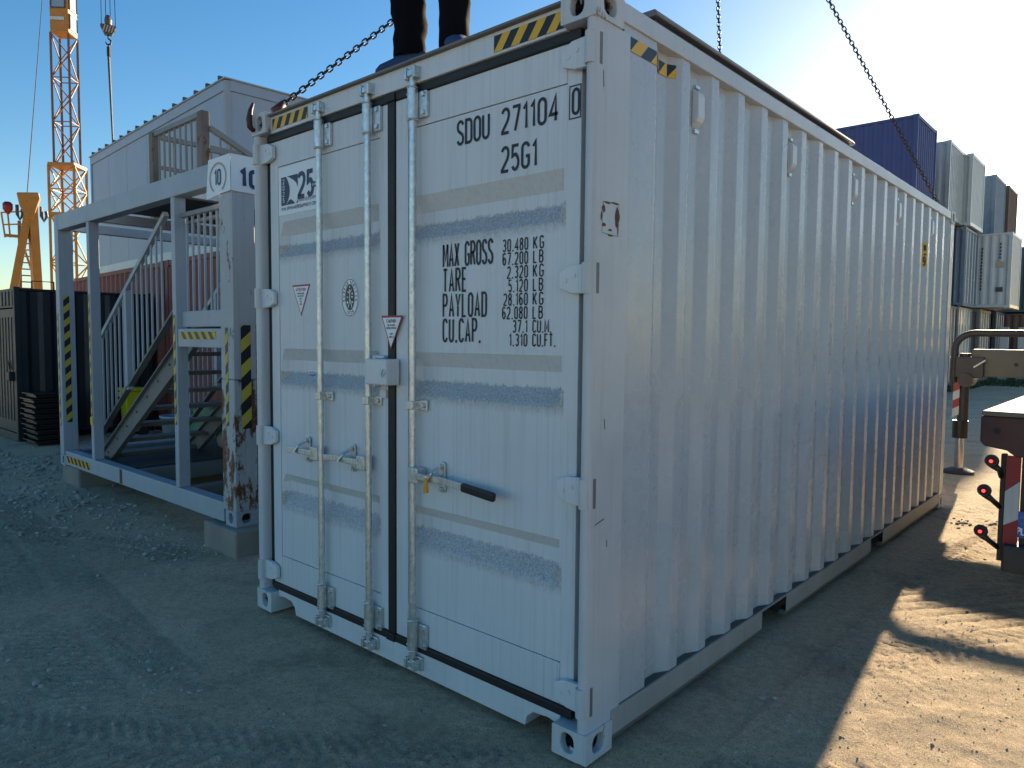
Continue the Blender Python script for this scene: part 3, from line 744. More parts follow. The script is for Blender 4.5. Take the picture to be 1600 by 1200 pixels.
# --- stickers on the left door
def decal(par, vs2, y, mat, name):
    return MB().poly([(x, y, z) for x, z in vs2]).build(name, mat, par, org=og)
sx0, sz0, sw, sh = .190, 2.312, .43, .268
st = MB().box(sx0, sx0+sw, fy-.0005, fy+.0008, sz0, sz0+sh).build('anniversary_sticker', 'sticker', T, org=og)
def lg(u, v): return (sx0 + u*sw, sz0 + v*sh)
ys = fy - .002
def shape(pts, mat='navy', y=ys): MB().poly([(lg(*p)[0], y, lg(*p)[1]) for p in pts]).build('print', mat, st, org=og)
shape([(.07,.20),(.07,.79),(.19,.79)] + [(.19 + .085*math.sin(math.pi*t/10), .79 - .59*t/10) for t in range(1, 10)] + [(.19,.20)])
shape([(.215,.79),(.47,.79),(.47,.52)] + [(.47 - .255*t/8, .52 + .27*(t/8)**.55) for t in range(1, 8)])
shape([(.20,.20)] + [(.20 + .20*t/10, .20 + .10*math.sin(math.pi*(t/10)**.9)) for t in range(1, 10)] + [(.40,.20)])
shape([(.43,.20),(.47,.20),(.47,.27)])
mb = MB(); text(mb, '2', lambda u, v: (lg(.49, .31)[0]+u, ys, lg(.49, .31)[1]+v), .125, wide=1.1, t=.2)
text(mb, '5', lambda u, v: (lg(.695, .31)[0]+u, ys, lg(.695, .31)[1]+v), .125, wide=1.0, t=.2); stuff(mb.build('print', 'navy', st, org=og, split=False))
mb = MB()
for k, c in enumerate('2025'): text(mb, c, lambda u, v, k=k: (lg(.115, .65-.13*k)[0]+u, ys-.0012, lg(.115, .65-.13*k)[1]+v), .024, wide=1.5, t=.17)
text(mb, 'YEARS', lambda u, v: (lg(.80, .47)[0]+u, ys-.0012, lg(.80, .47)[1]+v), .012, wide=1.2, t=.16)
stuff(mb.build('print', 'sticker', st, org=og, split=False))
shape([(.775,.44),(.97,.44),(.97,.55),(.775,.55)], y=ys-.0005)
mb = MB(); text(mb, 'ANNIVERSARY', lambda u, v: (lg(.50, .215)[0]+u, ys, lg(.50, .215)[1]+v), .016, wide=1.55, t=.16, gap=.25)
text(mb, 'WWW.SPINNAKEREQUIPMENT.COM', lambda u, v: (lg(.075, .095)[0]+u, ys, lg(.075, .095)[1]+v), .0165, wide=1.42, t=.17, gap=.2)
stuff(mb.build('print', 'navy', st, org=og, split=False))
def tri_sticker(xl, xr, zt, xb, zb, y, head, lines, border, headcol, par=T):
    o = MB().prism([(xl, zt), (xr, zt), (xb, zb)], 'y', y, y+.0012).build('triangle_sticker', border, par, org=og)
    cx_, cz = (xl+xr+xb)/3, (zt*2+zb)/3; k = .86
    o2 = MB().poly([(cx_ + (a-cx_)*k, y-.0012, cz + (b-cz)*k - .002) for a, b in ((xl, zt), (xr, zt), (xb, zb))]).build('print', 'sticker', o, org=og)
    H = (zt-zb)
    mb = MB(); text(mb, head, lambda u, v: (cx_+u, y-.0024, zt-.20*H+v), H*.085, wide=1.35, t=.18, align='c'); stuff(mb.build('print', headcol, o, org=og, split=False))
    mb = MB()
    for i, s in enumerate(lines): text(mb, s, lambda u, v, i=i: (cx_+u, y-.0024, zt-(.30+.085*i)*H+v), H*.045, wide=1.3, t=.2, align='c')
    stuff(mb.build('print', 'ink', o, org=og, split=False))
tri_sticker(.322, .503, 1.913, .411, 1.738, fy, 'ATTENTION', ['WARNING LABEL', 'DO NOT OPEN', 'UNTIL', 'SAFE', 'LOAD'], 'redprint', 'redprint')
# the second one spans the gap in front of the rubber seal
tri_sticker(1.150, 1.312, 1.728, 1.222, 1.562, .0455, 'CAUTION', ['SEE REVERSE', 'BEFORE OPENING', '', 'STOP', 'LOOK IN'], 'redprint', 'ink')
def ell(cx_, cz, rx, rz, n=40): return [(cx_ + rx*math.cos(2*math.pi*i/n), cz + rz*math.sin(2*math.pi*i/n)) for i in range(n)]
oc = (.870, 1.826)
ov = MB().prism(ell(*oc, .074, .099), 'y', fy, fy+.0012).build('oval_sticker', 'sticker', T, org=og)
mb = MB(); e = ell(*oc, .069, .094); ribbon(mb, e + [e[0]], .0035, lambda u, v: (u, fy-.0012, v))
mb.poly([(x, fy-.0012, z) for x, z in ell(oc[0], oc[1]+.002, .040, .067)])
def ringtext(s, a0, a1, flip):
    for i, c in enumerate(s):
        a = R(a0 + (a1-a0)*i/(len(s)-1)); px, pz = oc[0] + .053*math.cos(a), oc[1] + .079*math.sin(a)
        th = math.atan2(math.sin(a)*.053, math.cos(a)*.079) - math.pi/2 if not flip else math.atan2(math.sin(a)*.053, math.cos(a)*.079) + math.pi/2
        ct, sn = math.cos(th), math.sin(th)
        text(mb, c, lambda u, v: (px + u*ct - (v-.007)*sn, fy-.0012, pz + u*sn + (v-.007)*ct), .015, wide=1.1, t=.18, align='c')
ringtext('BUREAU VERITAS', 190, -10, False); ringtext('1828', 242, 298, True)
stuff(mb.build('print', 'darkgreyprint', ov, org=og, split=False))
mb = MB()
for st_ in ([(.868,1.868),(.872,1.84),(.868,1.805),(.856,1.775)], [(.872,1.82),(.884,1.79),(.888,1.775)], [(.868,1.85),(.852,1.858)], [(.870,1.85),(.886,1.868)], [(.846,1.83),(.858,1.828)], [(.882,1.83),(.898,1.828)]):
    ribbon(mb, st_, .0055, lambda u, v: (u, fy-.0024, v))
for c in ((.870, 1.880, .005), (.892, 1.846, .006), (.850, 1.802, .007), (.892, 1.803, .006)): mb.poly([(x, fy-.0024, z) for x, z in ell(c[0], c[1], c[2], c[2], 10)])
stuff(mb.build('print', 'sticker', ov, org=og, split=False))

# hazard tape on header and side
def hazard(par, o, u, v, w, h, pitch, slant, name, cy='tapeyellow', cb='tapeblack', org=None, eps=None):
    """striped tape on the parallelogram o + a*u + b*v"""
    o, u, v = Vector(o), Vector(u).normalized(), Vector(v).normalized(); nrm = u.cross(v).normalized()
    if eps: nrm = Vector(eps).normalized()
    og_ = org if org is not None else wpos(par)
    t = MB().poly([o, o+u*w, o+u*w+v*h, o+v*h]).build(name, cb, par, org=og_)
    mb = MB(); k = -2
    while k*pitch < w + h:
        a0 = k*pitch; pts = [(a0, 0), (a0+pitch/2, 0), (a0+pitch/2+slant*h, h), (a0+slant*h, h)]
        # clip to 0..w
        def clip(ps, lim, keep):
            out = []
            for i in range(len(ps)):
                p, q = ps[i], ps[(i+1) % len(ps)]; ip, iq = keep(p[0]), keep(q[0])
                if ip: out.append(p)
                if ip != iq: s_ = (lim-p[0])/(q[0]-p[0]); out.append((lim, p[1]+s_*(q[1]-p[1])))
            return out
        pts = clip(pts, 0, lambda x: x >= 0)
        if pts: pts = clip(pts, w, lambda x: x <= w)
        if len(pts) >= 3: mb.poly([o+u*a+v*b+nrm*.0014 for a, b in pts])
        k += 1
    mb.build('stripe', cy, t, org=og_); return t
hazard(T, (.178, .0335, 2.792), (1,0,0), (0,0,1), .36, .060, .085, .55, 'hazard_tape', eps=(0,-1,0))
hazard(T, (1.905, .0335, 2.785), (1,0,0), (0,0,1), .365, .066, .092, .75, 'hazard_tape', eps=(0,-1,0))
xo = W_-.0125
hazard(T, (xo, .240, 2.722), (0,1,0), (0,0,1), .196, .055, .15, 1.0, 'hazard_tape', eps=(1,0,0))
d_ = Vector((W_-.050, .507, 0)) - Vector((W_-.014, .439, 0))
hazard(T, (xo, .4395, 2.722), d_, (0,0,1), d_.length, .055, .15, 1.0, 'hazard_tape', eps=(.9,.45,0))
hazard(T, (W_-.0485, .508, 2.722), (0,1,0), (0,0,1), .068, .055, .15, 1.0, 'hazard_tape', eps=(1,0,0))
d2_ = Vector((W_-.014, .645, 0)) - Vector((W_-.050, .577, 0))
hazard(T, (W_-.0485, .577, 2.722), d2_, (0,0,1), d2_.length*.6, .055, .15, 1.0, 'hazard_tape', eps=(.9,-.45,0))
# yellow height label near the far end of the side, small black label
kk = min(range(len(edges)), key=lambda i: abs(edges[i]+.10-5.05)); ye = edges[kk]
sa_, sb_ = Vector((W_-.050, ye+.138, 0)), Vector((W_-.014, ye+.206, 0)); sn_ = Vector((.068, -.036, 0)).normalized()*.0015
slp = lambda t, z, k=1: tuple(sa_.lerp(sb_, t) + sn_*k + Vector((0, 0, z)))
MB().poly([slp(.05, 2.29), slp(.92, 2.29), slp(.92, 2.50), slp(.05, 2.50)]).build('height_label', 'tapeyellow', T)
mb = MB().poly([slp(.3, 2.43, 2), slp(.7, 2.43, 2), slp(.7, 2.48, 2), slp(.3, 2.48, 2)]).poly([slp(.35, 2.39, 2), slp(.75, 2.39, 2), slp(.75, 2.405, 2), slp(.35, 2.405, 2)]); text(mb, '9', lambda u, v: slp(.3 + u/.077, 2.305+v, 2), .07, wide=.9, t=.2); stuff(mb.build('label_print', 'tapeblack', T, split=False))
# worn patch on the right corner post: paint torn off around a rusty outline
mb = MB(); random.seed(3)
def blob(cx_, cz, rx, rz, n=11, y=.0045): return [(cx_ + rx*random.uniform(.6, 1.1)*math.cos(2*math.pi*i/n), y, cz + rz*random.uniform(.6, 1.1)*math.sin(2*math.pi*i/n)) for i in range(n)]
rz0 = 2.05
M['rust'] = paint('bare_rust', (.16, .065, .03), .8, .4, rust=.2)
def sideblob(cy_, cz, ry, rz, n=11): return [(W_-.0065, cy_ + ry*random.uniform(.6, 1.1)*math.cos(2*math.pi*i/n), cz + rz*random.uniform(.6, 1.1)*math.sin(2*math.pi*i/n)) for i in range(n)]
for b in ((.075,2.105,.012,.016),(.098,2.128,.022,.005),(.150,2.132,.03,.004),(.165,2.085,.017,.040),(.078,2.045,.016,.007),(.118,2.030,.013,.005),(.170,2.040,.004,.03),(.060,2.075,.005,.02),(.12,2.010,.02,.004)): mb.poly(sideblob(*b))
mb.build('paint_damage', 'rust', T)
mb = MB()
ribbon(mb, [(.065,2.015),(.172,2.012),(.176,2.135),(.07,2.13),(.065,2.015)], .002, lambda u, v: (W_-.0068, u, v))
for q in (((.06, 2.60),(.063, 2.54)), ((.1, 1.32),(.105, 1.28)), ((.05, .92),(.11, .935)), ((.13,.85),(.132,.82))): ribbon(mb, list(q), .004, lambda u, v: (W_-.0068, u, v))
mb.build('paint_scratch', 'darkgreyprint', T)

# ------------------------------------------------------------------ sheet lying on the roof
RS = thing('roof_sheet', (2.2, 1.8, 2.886), 'long dark metal sheet lying along the right edge of the container roof', 'sheet')
MB().box(2.02, 2.372, .50, 3.02, 2.8865, 2.944).build('folded_edge', 'truckdark', RS, bevel=.004)
MB().prism([(2.00, 2.9445), (2.392, 2.9445), (2.396, 2.952), (2.385, 2.972), (2.00, 2.972)], 'y', .48, 3.06).build('top_skin', 'sheet', RS, bevel=.003)

# ------------------------------------------------------------------ lifting sling
AP = Vector((1.25, 3.08, 5.86))
SLG = thing('chain_sling', AP, 'dark four-legged chain sling lifting the big grey container', 'chain')
def link_mesh(Ln, Wd, r, n=10, m=6):
    # stadium loop along x
    s = Ln/2 - Wd/2; cen = []
    for i in range(n//2+1):
        a = -math.pi/2 + math.pi*i/(n//2); cen.append((s + Wd/2*math.cos(a), Wd/2*math.sin(a)))
    for i in range(n//2+1):
        a = math.pi/2 + math.pi*i/(n//2); cen.append((-s + Wd/2*math.cos(a), Wd/2*math.sin(a)))
    k = len(cen); vs = []
    for i, (x, y) in enumerate(cen):
        tx = cen[(i+1) % k][0]-cen[i-1][0]; ty = cen[(i+1) % k][1]-cen[i-1][1]; L = math.hypot(tx, ty); nxn, nyn = ty/L, -tx/L
        for j in range(m):
            a = 2*math.pi*j/m; vs.append((x + r*math.cos(a)*nxn, y + r*math.cos(a)*nyn, r*math.sin(a)))
    fs = [(i*m+j, i*m+(j+1) % m, ((i+1) % k)*m+(j+1) % m, ((i+1) % k)*m+j) for i in range(k) for j in range(m)]
    return vs, fs
LV, LF = link_mesh(.046, .029, .0050)
lme = bpy.data.meshes.new('chain_link'); lme.from_pydata(LV, [], LF); lme.polygons.foreach_set('use_smooth', [True]*len(LF)); lme.materials.append(M['chain'])
def leg(P0, objs):
    P0 = Vector(P0); d = AP - P0; n = int(d.length / .0362); q = d.to_track_quat('X', 'Z')
    par = MB().tube([AP + (P0-AP)*.004, AP + (P0-AP)*.016], .012, 8).build('sling_chain', 'chain', SLG)
    rest = MB()
    for i in range(n):
        c = P0 + d * ((i+.5)/n); rr = q @ Matrix.Rotation(math.pi/2*(i % 2) + .35, 3, 'X').to_quaternion()
        if i < objs:
            o = bpy.data.objects.new('chain_link', lme); COL.objects.link(o); o.parent = par; o.location = c - wpos(par); o.rotation_mode = 'QUATERNION'; o.rotation_quaternion = rr
        else: rest.add([rr @ Vector(v) + c for v in LV], LF)
    o = rest.build('chain_links', 'chain', par, org=wpos(par), smooth=True, split=False); o['kind'] = 'stuff'
    return par
def hook(par, P, out):
    P = Vector(P); o_ = Vector(out)
    pts = [P + o_*.005 + Vector((0,0,.075)), P + o_*.022 + Vector((0,0,.03)), P + o_*.03 + Vector((0,0,-.02)), P + o_*.026 + Vector((0,0,-.062)), P + o_*.008 + Vector((0,0,-.078)), P + o_*-.02 + Vector((0,0,-.066))]
    MB().tube(pts, [.008, .013, .017, .017, .013, .007], 10).build('sling_hook', 'hookred', par, org=wpos(SLG), smooth=True)
for P0, n, hp, out in (((.10, .11, 2.945), 110, (.040, -.002, 2.885), (0,-1,0)), ((2.33, .11, 2.945), 0, (2.33, .09, 3.01), (1,0,0)), ((.10, 5.95, 2.93), 0, (-.004, 5.97, 2.86), (-1,0,0)), ((2.33, 5.95, 2.93), 110, (2.36, L_+.004, 2.86), (0,1,0))):
    pr_ = leg(P0, n); hook(pr_, hp, out)
    MB().tube([Vector(P0) + (AP-Vector(P0)).normalized()*-.03, Vector(P0) + (AP-Vector(P0)).normalized()*.05], .022, 8).build('sling_shackle', 'hookred', pr_, org=wpos(SLG), smooth=True)
ring = [(AP.x + .08*math.cos(a), AP.y, AP.z + .10 + .12*math.sin(a)) for a in [2*math.pi*i/16 for i in range(17)]]
MB().tube(ring, .014, 8, cap=False).build('master_ring', 'chain', SLG)

# ------------------------------------------------------------------ person on the roof
def person():
    fz = 2.883
    Tn = thing('person', (1.385, .14, fz), 'person in dark trousers and blue shoes standing on the container roof', 'person')
    def skin(name, verts, edges_, radii, mat, sub=2):
        me = bpy.data.meshes.new(name); me.from_pydata([tuple(Vector(v)) for v in verts], edges_, [])
        o = bpy.data.objects.new(name, me); COL.objects.link(o); o.parent = Tn
        sk = o.modifiers.new('skin', 'SKIN'); lay = me.skin_vertices[0] if me.skin_vertices else None
        if lay is None:
            bpy.context.view_layer.objects.active = o; lay = me.skin_vertices[0]
        for i, r in enumerate(radii):
            lay.data[i].radius = r if isinstance(r, tuple) else (r, r)
        lay.data[0].use_root = True
        ss = o.modifiers.new('sub', 'SUBSURF'); ss.levels = sub; ss.render_levels = sub
        me.materials.append(M[mat]); sk.use_smooth_shade = True; return o
    # local frame: facing roughly -y (towards the door end), feet apart
    lx, rx = -.155, .150
    v = [(0,.02,.92),(0,.02,1.08),(0,.01,1.25),(0,.0,1.40),(0,.0,1.54),
         (lx*.65,.02,.86),(lx*.95,-.01,.50),(lx*1.0,.02,.28),(lx,.03,.08),
         (rx*.65,.02,.86),(rx*.95,.0,.50),(rx*1.0,.03,.28),(rx,.04,.08),
         (-.19,.0,1.40),(-.26,-.02,1.14),(-.22,-.18,.96),(.19,.0,1.40),(.27,.0,1.12),(.26,-.15,.92)]
    e = [(0,1),(1,2),(2,3),(3,4),(0,5),(5,6),(6,7),(7,8),(0,9),(9,10),(10,11),(11,12),(3,13),(13,14),(14,15),(3,16),(16,17),(17,18)]
    r = [.12,.12,.13,.11,.055, .085,.065,.055,.04, .085,.065,.055,.04, .07,.05,.036,.07,.05,.036]
    body = skin('body', v, e, r, 'jacket')
    # loose trousers: one cloth mesh of two creased legs and the seat
    mb = MB(); n = 28
    def legloft(x, y, prof):
        vs = []
        for i, (z, dx, dy, a, b) in enumerate(prof):
            for k in range(n):
                t = 2*math.pi*k/n; w = 1 + .05*math.sin(3*t + z*21) + .04*math.sin(5*t - z*33 + x*9) + .05*math.sin(z*58 + t)*(z < .45)
                vs.append((x+dx + a*w*math.cos(t), y+dy + b*w*math.sin(t), z))
        mb.add(vs, [(i*n+k, i*n+(k+1) % n, (i+1)*n+(k+1) % n, (i+1)*n+k) for i in range(len(prof)-1) for k in range(n)])
    zs_ = [.085, .10, .13, .17, .21, .25, .29, .33, .38, .43, .48, .53, .60, .70, .82, .92]
    wl = [.098, .102, .099, .097, .099, .103, .107, .106, .103, .100, .100, .102, .106, .112, .118, .12]
    legloft(lx, .03, [(z, -.012*min(1, z/.4) + (.05*(z-.5) if z > .5 else 0), -.02*min(1, z/.5), w*.76, w*.82) for z, w in zip(zs_, wl)])
    wl2 = [.086, .090, .088, .086, .088, .091, .094, .095, .094, .094, .096, .098, .104, .112, .118, .12]
    legloft(rx, .04, [(z - (.055 if z < .14 else 0), -.01*min(1, z/.4) - (.05*(z-.5) if z > .5 else 0), -.03*min(1, z/.5), w*.76, w*.82) for z, w in zip(zs_, wl2)])
    mb.build('trousers', 'trousers', Tn, org=(0,0,0), smooth=True, split=False)
    # jacket shell, head, hair, hands, shoes
    mb = MB(); prof = [(.90,.20,.13),(1.0,.195,.13),(1.2,.215,.145),(1.38,.225,.13),(1.45,.13,.10),(1.49,.075,.075)]
    n = 20; vs = [(a*math.cos(2*math.pi*k/n), .015+b*math.sin(2*math.pi*k/n), z) for z, a, b in prof for k in range(n)]
    mb.add(vs, [(i*n+k, i*n+(k+1) % n, (i+1)*n+(k+1) % n, (i+1)*n+k) for i in range(len(prof)-1) for k in range(n)])
    mb.build('jacket', 'jacket', Tn, org=(0,0,0), smooth=True)
    bm = bmesh.new(); bmesh.ops.create_uvsphere(bm, u_segments=20, v_segments=14, radius=1)
    for q in bm.verts:
        q.co = Vector((q.co.x*.075, q.co.y*.095, q.co.z*.118)); 
        if q.co.z < -.02: q.co.x *= 1 + q.co.z*2.2
        if q.co.y < -.07 and abs(q.co.x) < .02 and -.05 < q.co.z < .02: q.co.y -= .022
    me = bpy.data.meshes.new('head'); bm.to_mesh(me); bm.free(); me.materials.append(M['skin']); me.polygons.foreach_set('use_smooth', [True]*len(me.polygons))
    hd = link('head', me, Tn, loc=(0, -.01, 1.645))
    bm = bmesh.new(); bmesh.ops.create_uvsphere(bm, u_segments=16, v_segments=12, radius=1)
    bmesh.ops.delete(bm, geom=[q for q in bm.verts if q.co.z < .1 - q.co.y*.5], context='VERTS')
    for q in bm.verts: q.co = Vector((q.co.x*.081, q.co.y*.101, q.co.z*.125))
    me = bpy.data.meshes.new('hair'); bm.to_mesh(me); bm.free(); me.materials.append(M['hair']); link('hair', me, hd)
    for s, (hx, hy, hz) in ((-1, (-.215, -.22, .925)), (1, (.255, -.19, .885))):
        mb = MB().tube([(hx, hy, hz), (hx, hy-.05, hz-.05)], [.030, .036], 10)
        for k in range(4): mb.tube([(hx-.026+.018*k, hy-.045, hz-.045), (hx-.026+.018*k, hy-.075, hz-.085), (hx-.026+.018*k, hy-.07, hz-.12+.006*abs(k-1.5))], [.0095, .0085, .007], 7)
        mb.tube([(hx-.03*s, hy-.02, hz-.02), (hx-.05*s, hy-.05, hz-.045), (hx-.045*s, hy-.075, hz-.07)], [.011, .010, .008], 7)
        mb.build('hand', 'skin', Tn, org=(0,0,0), smooth=True)
    for x, dx, dy, y0 in ((lx, -.075, -.055, .03), (rx, .04, -.05, .05)):
        mb = MB(); L = Vector((dx, dy, 0)).normalized(); P = Vector((x, y0, 0)) - L*.03
        sec = [(-.055,.10,.09),(-.02,.15,.112),(.03,.145,.108),(.12,.085,.095),(.18,.06,.080),(.205,.04,.04)]
        W2 = L.cross(Vector((0,0,1))); vs = []
        for t, h, w in sec:
            c = P + L*t
            for k in range(10):
                a = 2*math.pi*k/10; vs.append(c + W2*(w*.55*math.cos(a)) + Vector((0,0,h/2 + h/2*math.sin(a))))
        mb.add(vs, [(i*10+k, i*10+(k+1) % 10, (i+1)*10+(k+1) % 10, (i+1)*10+k) for i in range(5) for k in range(10)] + [tuple(range(10)), tuple(50+k for k in range(10))])
        mb.build('shoe', 'shoe', Tn, org=(0,0,0), smooth=True)
person()

# ------------------------------------------------------------------ stair tower in an open container frame
SF = thing('stair_tower', (-3.14, 1.65, 0), 'grey steel container frame holding a staircase, hazard tape on its posts', 'staircase')
X0, X1, Y0, Y1, Z0, Z1 = -5.15, -1.125, .45, 2.85, .184, 2.94
def fb(name, mat, *b, par=None, bevel=.006, label=None):
    mb = MB(); mb.box(*b); return mb.build(name, mat, par or SF, org=wpos(SF), bevel=bevel, label=label)
fb('corner_post', 'framerust', X1-.20, X1, Y0, Y0+.18, Z0+.118, 1.30, label='flaking rusty lower half of the post')
fb('corner_post', 'framespot', X1-.20, X1, Y0, Y0+.18, 1.302, Z1)
fb('corner_post', 'frame', X0, X0+.12, Y0, Y0+.15, Z0+.118, Z1); fb('corner_post', 'frame', X0, X0+.12, Y1-.15, Y1, Z0+.118, Z1); fb('corner_post', 'frame', X1-.12, X1, Y1-.15, Y1, Z0+.118, Z1)
MID1, MID2 = -4.13, -2.14
for x in (MID1, MID2): fb('frame_post', 'frame', x-.036, x+.036, Y0+.004, Y0+.10, Z0+.166, Z1-.17)
fb('top_beam', 'frame', X0+.12, X1-.20, Y0+.002, Y0+.12, Z1-.17, Z1-.002); fb('top_beam', 'frame', X0+.12, X1-.12, Y1-.12, Y1-.002, Z1-.16, Z1-.002)
for x in (X0+.05, MID1, MID2, X1-.1): fb('cross_beam', 'frame', x-.045, x+.045, Y0+.151 if x in (X0+.05,) else Y0+.14, Y1-.152, Z1-.16, Z1-.06)
fb('bottom_beam', 'frame', X0+.16, X1-.20, Y0+.003, Y0+.11, Z0+.012, Z0+.165)
fb('bottom_beam', 'frame', X0+.12, X1-.12, Y1-.11, Y1-.003, Z0+.012, Z0+.165); fb('bottom_beam', 'frame', X0+.01, X0+.11, Y0+.18, Y1-.15, Z0+.012, Z0+.165); fb('bottom_beam', 'frame', X1-.11, X1-.01, Y0+.18, Y1-.15, Z0+.012, Z0+.165)
fb('bottom_beam', 'stringer', MID2-.05, MID2+.05, Y0+.12, Y1-.12, Z0+.02, Z0+.16); fb('bottom_beam', 'stringer', -3.3, -3.2, Y0+.12, Y1-.12, Z0+.02, Z0+.16)
casting(X1-.162, Y0, Z0, 1, -1, 'frame', SF); casting(X0, Y0, Z0, -1, -1, 'frame', SF)
fb('rust_stain', 'rust', -3.42, -3.36, Y0+.001, Y0+.0035, Z0+.02, Z0+.16, bevel=0)
for i, (a, b) in enumerate(((X0+.16, -4.35), (-4.33, -3.45))): fb('floor_plate', 'deck', a, b, Y0+.12, Y1-.14, Z0+.12+.002*i, Z0+.150+.002*i, bevel=0)
# staircase
SX0, SZ0, SX1, SZ1 = -4.55, .26, -2.19, 1.74
sl_ = (SZ1-SZ0)/(SX1-SX0)
for y in (.66, 1.58):
    st = MB().prism([(SX0, SZ0-.10), (SX0+.12, SZ0-.10), (SX1, SZ1-.22), (SX1, SZ1+.05), (SX0-.02, SZ0+.05)], 'y', y, y+.02).build('stringer', 'stringer', SF, bevel=.003)
    MB().bar((SX0, y-.012, SZ0+.045), (SX1, y-.012, SZ1+.045), .05, .012).bar((SX0+.12, y-.012, SZ0-.095), (SX1, y-.012, SZ1-.215), .05, .012).build('stringer_flange', 'stringer', st, org=wpos(SF))
    mb = MB()
    for k in range(8): x = SX0 + .25 + k*.26; mb.tube([(x, y-.004, SZ0 + sl_*(x-SX0)-.03), (x, y-.014, SZ0 + sl_*(x-SX0)-.03)], .012, 8)
    mb.build('bolt', 'stringer', st, org=wpos(SF))
    # handrail
    hy = y+.01; dz = 1.10
    hr = MB().bar((-4.70, hy, 1.44), (-2.78, hy, 1.44+.672*1.92), .045, .045).build('handrail', 'frame', SF)
    MB().bar((-4.62, hy, .50), (-2.40, hy, .50+.672*2.22), .06, .02).build('toe_rail', 'stringer', hr, org=wpos(SF))
    for x in (-4.66, -3.72): fz_ = .46 + .672*(x+4.62); MB().box(x-.035, x+.035, hy-.03, hy+.03, fz_-(.28 if x < -4 else -.02), 1.42+.672*(x+4.70)).build('rail_post', 'frame', hr, org=wpos(SF), bevel=.004)
    x = -4.54
    while x < -2.8:
        if abs(x+3.72) > .05: MB().bar((x, hy, .51+.672*(x+4.62)), (x, hy, 1.43+.672*(x+4.70)), .016).build('baluster', 'frame', hr, org=wpos(SF))
        x += .118
for k in range(8):
    z = SZ0 + (k+.6)*(SZ1-SZ0)/8; x = SX0 + (k+.6)*(SX1-SX0)/8
    MB().box(x-.10, x+.13, .682, 1.578, z-.035, z).build('tread', 'stringer', SF)
# mid landing
fb('landing_deck', 'deck', -2.18, X1-.02, Y0+.19, 2.5, 1.69, 1.715)
lbm = fb('landing_beam', 'frame', MID2+.047, X1-.202, Y0+.01, Y0+.10, 1.535, 1.685); fb('landing_plate', 'frame', MID2+.047, X1-.202, Y0+.05, Y0+.06, 1.70, 1.83)
hazard(SF, (MID2+.10, Y0+.009, 1.60), (1,0,0), (0,0,1), .62, .060, .12, -.9, 'hazard_tape', 'oldyellow', eps=(0,-1,0))
lr = fb('landing_rail', 'railgrey', MID2+.047, X1-.202, Y0+.05, Y0+.09, 2.60, 2.64); fb('landing_rail', 'railgrey', MID2+.047, X1-.202, Y0+.10, Y0+.14, 2.55, 2.58)
for k in range(6): x = MID2+.12 + k*.105; MB().bar((x, Y0+.07, 1.83), (x, Y0+.07, 2.60), .016).build('baluster', 'frame', SF)
for x in (-1.85, -1.5): MB().bar((x, 1.5, .25), (x, 1.5, 1.69), .07).build('landing_leg', 'stringer', SF)
for k, z in enumerate((.62, .86, 1.08, 1.30, 1.50)): MB().box(MID2+.06, X1-.13, 2.0+.0*k, 2.2, z-.03, z).build('rear_tread', 'stringer', SF)
# top platform and its railings
fb('top_deck', 'deck', -4.05, -2.25, .75, Y1-.16, Z1-.05, Z1-.02)
def rail_panel(P, Q, z0, z1, n, post=True, mid=None, z1b=None):
    P, Q = Vector(P), Vector(Q); z1b = z1 if z1b is None else z1b
    g_ = MB().bar((*P, z1), (*Q, z1b), .05, .05).build('top_rail', 'railgrey', SF)
    if post:
        for p in (P, Q): MB().box(p.x-.05, p.x+.05, p.y-.04, p.y+.04, z0, z1+.02).build('rail_post', 'rustpost', g_, org=wpos(SF), bevel=.004)
    for k in range(1, n):
        p = P.lerp(Q, k/n); MB().bar((*p, z0), (*p, z1 + (z1b-z1)*k/n), .018).build('baluster', 'railgrey', g_, org=wpos(SF))
    if mid: MB().bar((*P, mid), (*Q, mid), .04, .04).build('mid_rail', 'railgrey', g_, org=wpos(SF))
M['rustpost'] = paint('brown_weathered_post', (.17, .14, .12), .7, .3, .3, rust=.25)
rail_panel((-4.43, 1.25), (-3.25, 1.25), Z1-.05, 3.85, 9)
rail_panel((-3.2, 1.29), (-3.2, 2.5), Z1-.05, 3.71, 11, post=False, mid=3.49, z1b=3.17)
rail_panel((-4.40, 1.31), (-4.40, 2.6), Z1-.05, 3.83, 9, post=False, mid=3.50)
# hazard tape on posts
oy = 'oldyellow'
hazard(SF, (X0+.025, Y0-.001, .62), (0,0,1), (1,0,0), 1.25, .045, .135, .9, 'hazard_tape', oy, eps=(0,-1,0))
hazard(SF, (X0+.1215, Y0+.035, .66), (0,0,1), (0,1,0), 1.40, .06, .15, .9, 'hazard_tape', oy, eps=(1,0,0))
hazard(SF, (MID1-.022, Y0+.003, .80), (0,0,1), (1,0,0), 1.25, .04, .135, .9, 'hazard_tape', oy, eps=(0,-1,0))
hazard(SF, (MID2-.022, Y0+.003, .88), (0,0,1), (1,0,0), .92, .04, .135, .9, 'hazard_tape', oy, eps=(0,-1,0))
hazard(SF, (X1-.13, Y0-.001, .95), (0,0,1), (1,0,0), .74, .045, .15, .9, 'hazard_tape', oy, eps=(0,-1,0))
hazard(SF, (X1+.0012, Y0+.055, .93), (0,0,1), (0,1,0), .78, .08, .19, .9, 'hazard_tape', oy, eps=(1,0,0))
hazard(SF, (X0+.20, Y0+.002, Z0+.045), (1,0,0), (0,0,1), .72, .07, .12, -.9, 'hazard_tape', eps=(0,-1,0))
fb('reflector', 'tapeyellow', MID1-.035, MID1+.035, Y0-.004, Y0+.003, .80-.09, .80-.01, bevel=.003)
